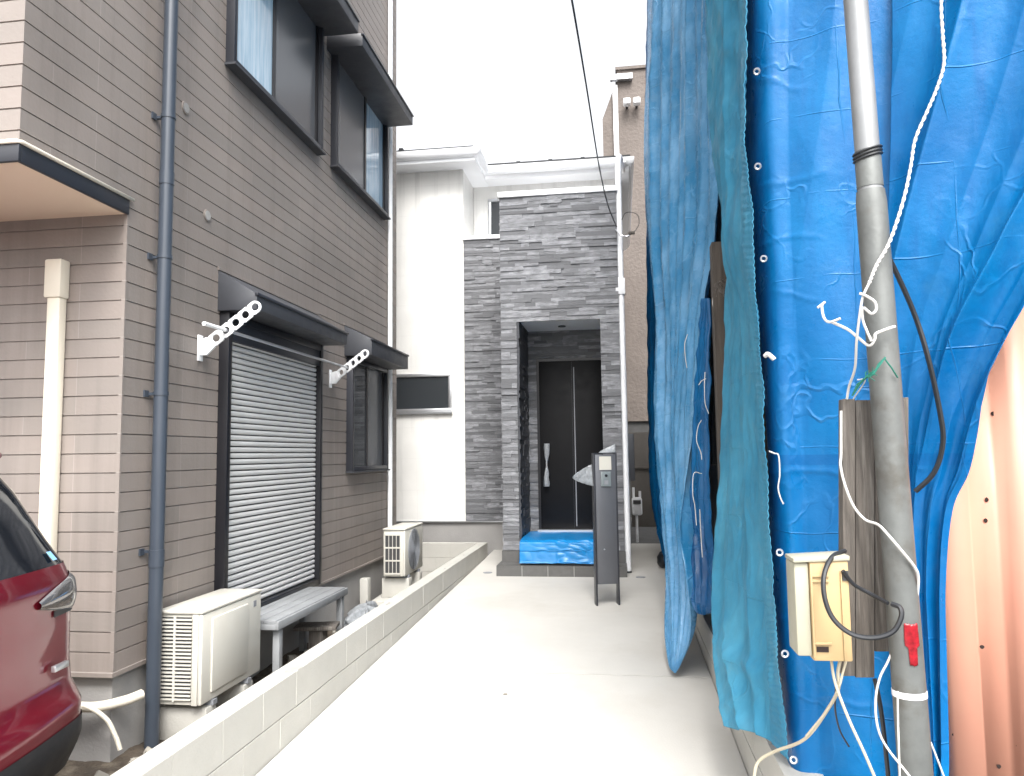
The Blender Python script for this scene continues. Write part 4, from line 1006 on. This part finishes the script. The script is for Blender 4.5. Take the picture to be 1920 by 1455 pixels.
# twisted rope from above to the boards
def twist(pts, r, label, name='rope'):
    c = spline([P(*p) for p in pts], 14); m_ = MB()
    for s in (0, math.pi):
        q = []
        for i, p in enumerate(c):
            t = (c[min(i+1, len(c)-1)]-c[max(i-1, 0)]).normalized(); a = t.cross(Vector((0, 1, 0))).normalized(); b = t.cross(a)
            th = i*.9+s; q.append(p+(a*math.cos(th)+b*math.sin(th))*r*.7)
        m_.tube(q, r, 6)
    return tag(m_.build(name, M_rope, smooth='auto'), label, 'rope')
twist([(1772, -420, 2.5), (1762, -230, 2.5), (1766, -60, 2.5), (1765, 15, 2.5), (1768, 70, 2.5), (1770, 120, 2.5), (1757, 165, 2.5), (1738, 210, 2.5), (1716, 262, 2.5), (1708, 310, 2.5), (1698, 360, 2.48), (1682, 415, 2.44), (1664, 462, 2.42), (1643, 498, 2.41), (1630, 530, 2.41)], .0034, 'twisted white rope coming from the top of the tarp to the pole')
string([(1630, 530, 2.41), (1618, 556, 2.41), (1612, 590, 2.42), (1606, 640, 2.45), (1603, 690, 2.5), (1592, 725, 2.55), (1588, 748, 2.57)], 'white cord running from the pole down to the top of the boards', .004, M_rope, 'cord', 'cord', None)
string([(1612, 550, 2.41), (1626, 556, 2.4), (1640, 566, 2.4), (1643, 580, 2.4), (1634, 588, 2.4), (1620, 577, 2.41)], 'small loop of white cord in front of the pole', .0042, M_rope, 'cord', 'cord', None)
string([(1533, 577, 2.6), (1546, 567, 2.6), (1541, 574, 2.58), (1545, 596, 2.55), (1556, 604, 2.52), (1576, 597, 2.5)], 'bent white wire with a knotted end left of the pole', .0042, M_rope, 'tie_wire', 'wire', None)
string([(1560, 604, 2.53), (1590, 618, 2.5), (1610, 634, 2.46), (1630, 648, 2.43), (1640, 636, 2.42), (1642, 626, 2.42), (1660, 618, 2.42), (1678, 612, 2.43)], 'white wire tied round the pole with one end sticking out right', .0046, M_rope, 'tie_wire', 'wire', None)
string([(1617, 575, 2.42), (1618, 600, 2.42), (1626, 622, 2.42), (1634, 640, 2.42)], 'short white cord joining the loop and the tied wire', .004, M_rope, 'cord', 'cord', None)
gs = MB()
for k in range(5):
    gs.tube(spline([P(1660-3*k, 670+3*k, 2.43), P(1645-2*k, 690+3*k, 2.42), P(1630-3*k, 704+2*k, 2.43), P(1606-2*k, 722+5*k, 2.46)], 5), .003, 5)
gs.tube([P(1658, 672, 2.43), P(1672, 690, 2.43), P(1683, 708, 2.45)], .0025, 5)
for k in range(14):
    a = P(1630+random.uniform(-8, 6), 702+random.uniform(-5, 6), 2.42); gs.tube([a, a+Vector((random.uniform(-.02, .02), -.004, random.uniform(-.02, .02)))], .0012, 4)
tag(gs.build('green_twine', M_green, smooth='auto'), 'dark green twine tied round the pole just above the boards', 'twine')
string([(1608, 712, 2.46), (1622, 714, 2.44), (1600, 748, 2.55)], 'thin pale string between the green twine and the boards', .002, M_rope, 'cord', 'cord', None)
string([(1577, 770, 2.56), (1577, 850, 2.56), (1576, 872, 2.55), (1583, 905, 2.55), (1600, 948, 2.55), (1622, 974, 2.54), (1645, 983, 2.5), (1660, 997, 2.46), (1690, 1032, 2.44), (1716, 1065, 2.45), (1722, 1085, 2.46), (1720, 1120, 2.48)], 'white cord running down the edge of the boards and round the pole', .0042, M_rope, 'cord', 'cord', None)

# ================================================================ RED CAR
CAR = thing('parked_car', 'dark red compact car, rear corner with clear tail lamp beside the cream pipe cover', 'car', (-2.22, 2.41, -.02), rot=R(9))
def interp(tab, z):
    if z <= tab[0][0]: return tab[0][1]
    for (a, b), (c, d) in zip(tab, tab[1:]):
        if z <= c:
            t = (z-a)/(c-a); t = t*t*(3-2*t) if False else t; return b+(d-b)*t
    return tab[-1][1]
XR = [(.26, -.10), (.33, .015), (.45, .055), (.58, .05), (.66, .0), (.75, -.01), (.95, -.01), (1.08, .0), (1.16, -.02), (1.22, -.06), (1.3, -.10), (1.45, -.175), (1.56, -.235), (1.62, -.27), (1.66, -.36)]
XF = [(.26, -3.95), (.4, -4.1), (.75, -4.1), (.9, -3.95), (1.0, -3.75), (1.08, -3.05), (1.2, -2.85), (1.45, -2.4), (1.56, -2.1), (1.66, -1.7)]
WH = [(.26, .78), (.4, .85), (.7, .865), (.95, .86), (1.08, .83), (1.2, .78), (1.45, .69), (1.56, .62), (1.66, .42)]
KZ = 1.03
def S(a, z, off=0):
    v = S0(a, z, off); return Vector((v.x, v.y, v.z*KZ))
def S0(a, z, off=0):
    """body surface: a in [0,1) runs from the rear centre over the right side; superellipse plan"""
    xr, xf, wd = interp(XR, z), interp(XF, z), interp(WH, z)
    a = (a+.5) % 1-.5; sg = 1 if a >= 0 else -1; a = abs(a); r = .2
    if a < .09: y = (wd-r)*a/.09; x = xr+off
    elif a < .17:
        t = (a-.09)/.08*math.pi/2; x = xr-r+(r+off)*math.cos(t); y = wd-r+(r+off)*math.sin(t)
    elif a < .33: x = xr-r+(xf-xr+2*r)*(a-.17)/.16; y = wd+off
    elif a < .41:
        t = (a-.33)/.08*math.pi/2; x = xf+r-(r+off)*math.sin(t); y = wd-r+(r+off)*math.cos(t)
    else: y = (wd-r)*(.5-a)/.09; x = xf-off
    if x > (xr+xf)/2: x -= .07*(y/wd)**2
    else: x += .16*(y/wd)**2
    return Vector((x, y*sg, z))
def patch(a0, a1, z0, z1, off, na, nz, name, m_, par=CAR, th=.0):
    m = MB().grid(lambda u, v: S(a0+(a1-a0)*u, z0+(z1-z0)*v, off), na, nz)
    return m.build(name, m_, par, smooth='auto' if th else True, solid=th, fixn=False)
body = MB()
zl = [.5, .52, .55, .58, .62, .66, .7, .75, .8, .85, .9, .95, 1.0, 1.04, 1.08, 1.12, 1.15]
na = 160
def ringmesh(zs, off=0, cap=False):
    m = MB(); vs_ = [S((i+.5)/na, z, off) for z in zs for i in range(na)]
    fs = [(j*na+i, j*na+(i+1) % na, (j+1)*na+(i+1) % na, (j+1)*na+i) for j in range(len(zs)-1) for i in range(na)]
    m.add(vs_, fs)
    if cap: m.f.append(tuple(range((len(zs)-1)*na, len(zs)*na)))
    return m
ringmesh(zl).build('body', M_carred, CAR, smooth='auto')
ringmesh([.26, .3, .33, .37, .41, .45, .49, .52], .004).build('bumper', M_carblk, CAR, smooth='auto')
ringmesh([1.145, 1.2, 1.25, 1.3, 1.35, 1.4, 1.45, 1.5, 1.54], -.004).build('window_band', M_cglass, CAR, smooth='auto')
ringmesh([1.53, 1.56, 1.6, 1.63, 1.655, 1.66], .0, cap=True).build('roof', M_carred, CAR, smooth='auto')
for a in (.165, .33, .42, -.165, -.33, -.42): patch(a, a+.008, 1.14, 1.54, .003, 3, 12, 'pillar', M_carred)
# tail lamps wrap the rear corners
for sgn in (1, -1):
    cor = .128
    m = MB()
    def lampf(u, v, sgn=sgn):
        a = (.055+.1*u)*sgn; zc = 1.015+.02*u; hh = .078*(math.sin(min(1, u*1.5+.12)*math.pi/2))*(1 if u < .85 else (1-(u-.85)*4))
        off = .004+.022*math.sin(v*math.pi)**.6*math.sin(min(1, .1+u)*math.pi)**.5
        return S(a, zc+(v-.5)*2*hh, off)
    tl = MB().grid(lampf, 30, 14).build('tail_light', M_lamp, CAR, smooth=True)
    patch(.072*sgn, .15*sgn, .945, .97, .006, 24, 4, 'lamp_base', M_carblk, tl)
pp = MB().box(.052, .062, -.32, .01, .70, .87).build('number_plate', M_plate, CAR, bevel=.002)
MB().box(-.02, .0, .50, .60, .76, .785).build('badge', M_silver, CAR, bevel=.003)
patch(.083, .089, 1.17, 1.205, .006, 3, 3, 'sticker', M_sticker, CAR)
MB().box(-.43, -.25, -.5, .5, 1.63, 1.66).build('roof_spoiler', M_carred, CAR, bevel=.012)
for x in (-.85, -3.3):
    for y in (-.80, .80):
        s = 1 if y > 0 else -1
        tyre = MB().tube([(x, y-s*.13, .30), (x, y-s*.12, .30), (x, y+s*.06, .30), (x, y+s*.07, .30)], [.27, .30, .30, .27], 36).build('wheel', M_tyre, CAR, smooth='auto')
        MB().tube([(x, y+s*.068, .30), (x, y+s*.078, .30)], [.2, .17], 24).build('rim', M_silver, tyre, smooth='auto')
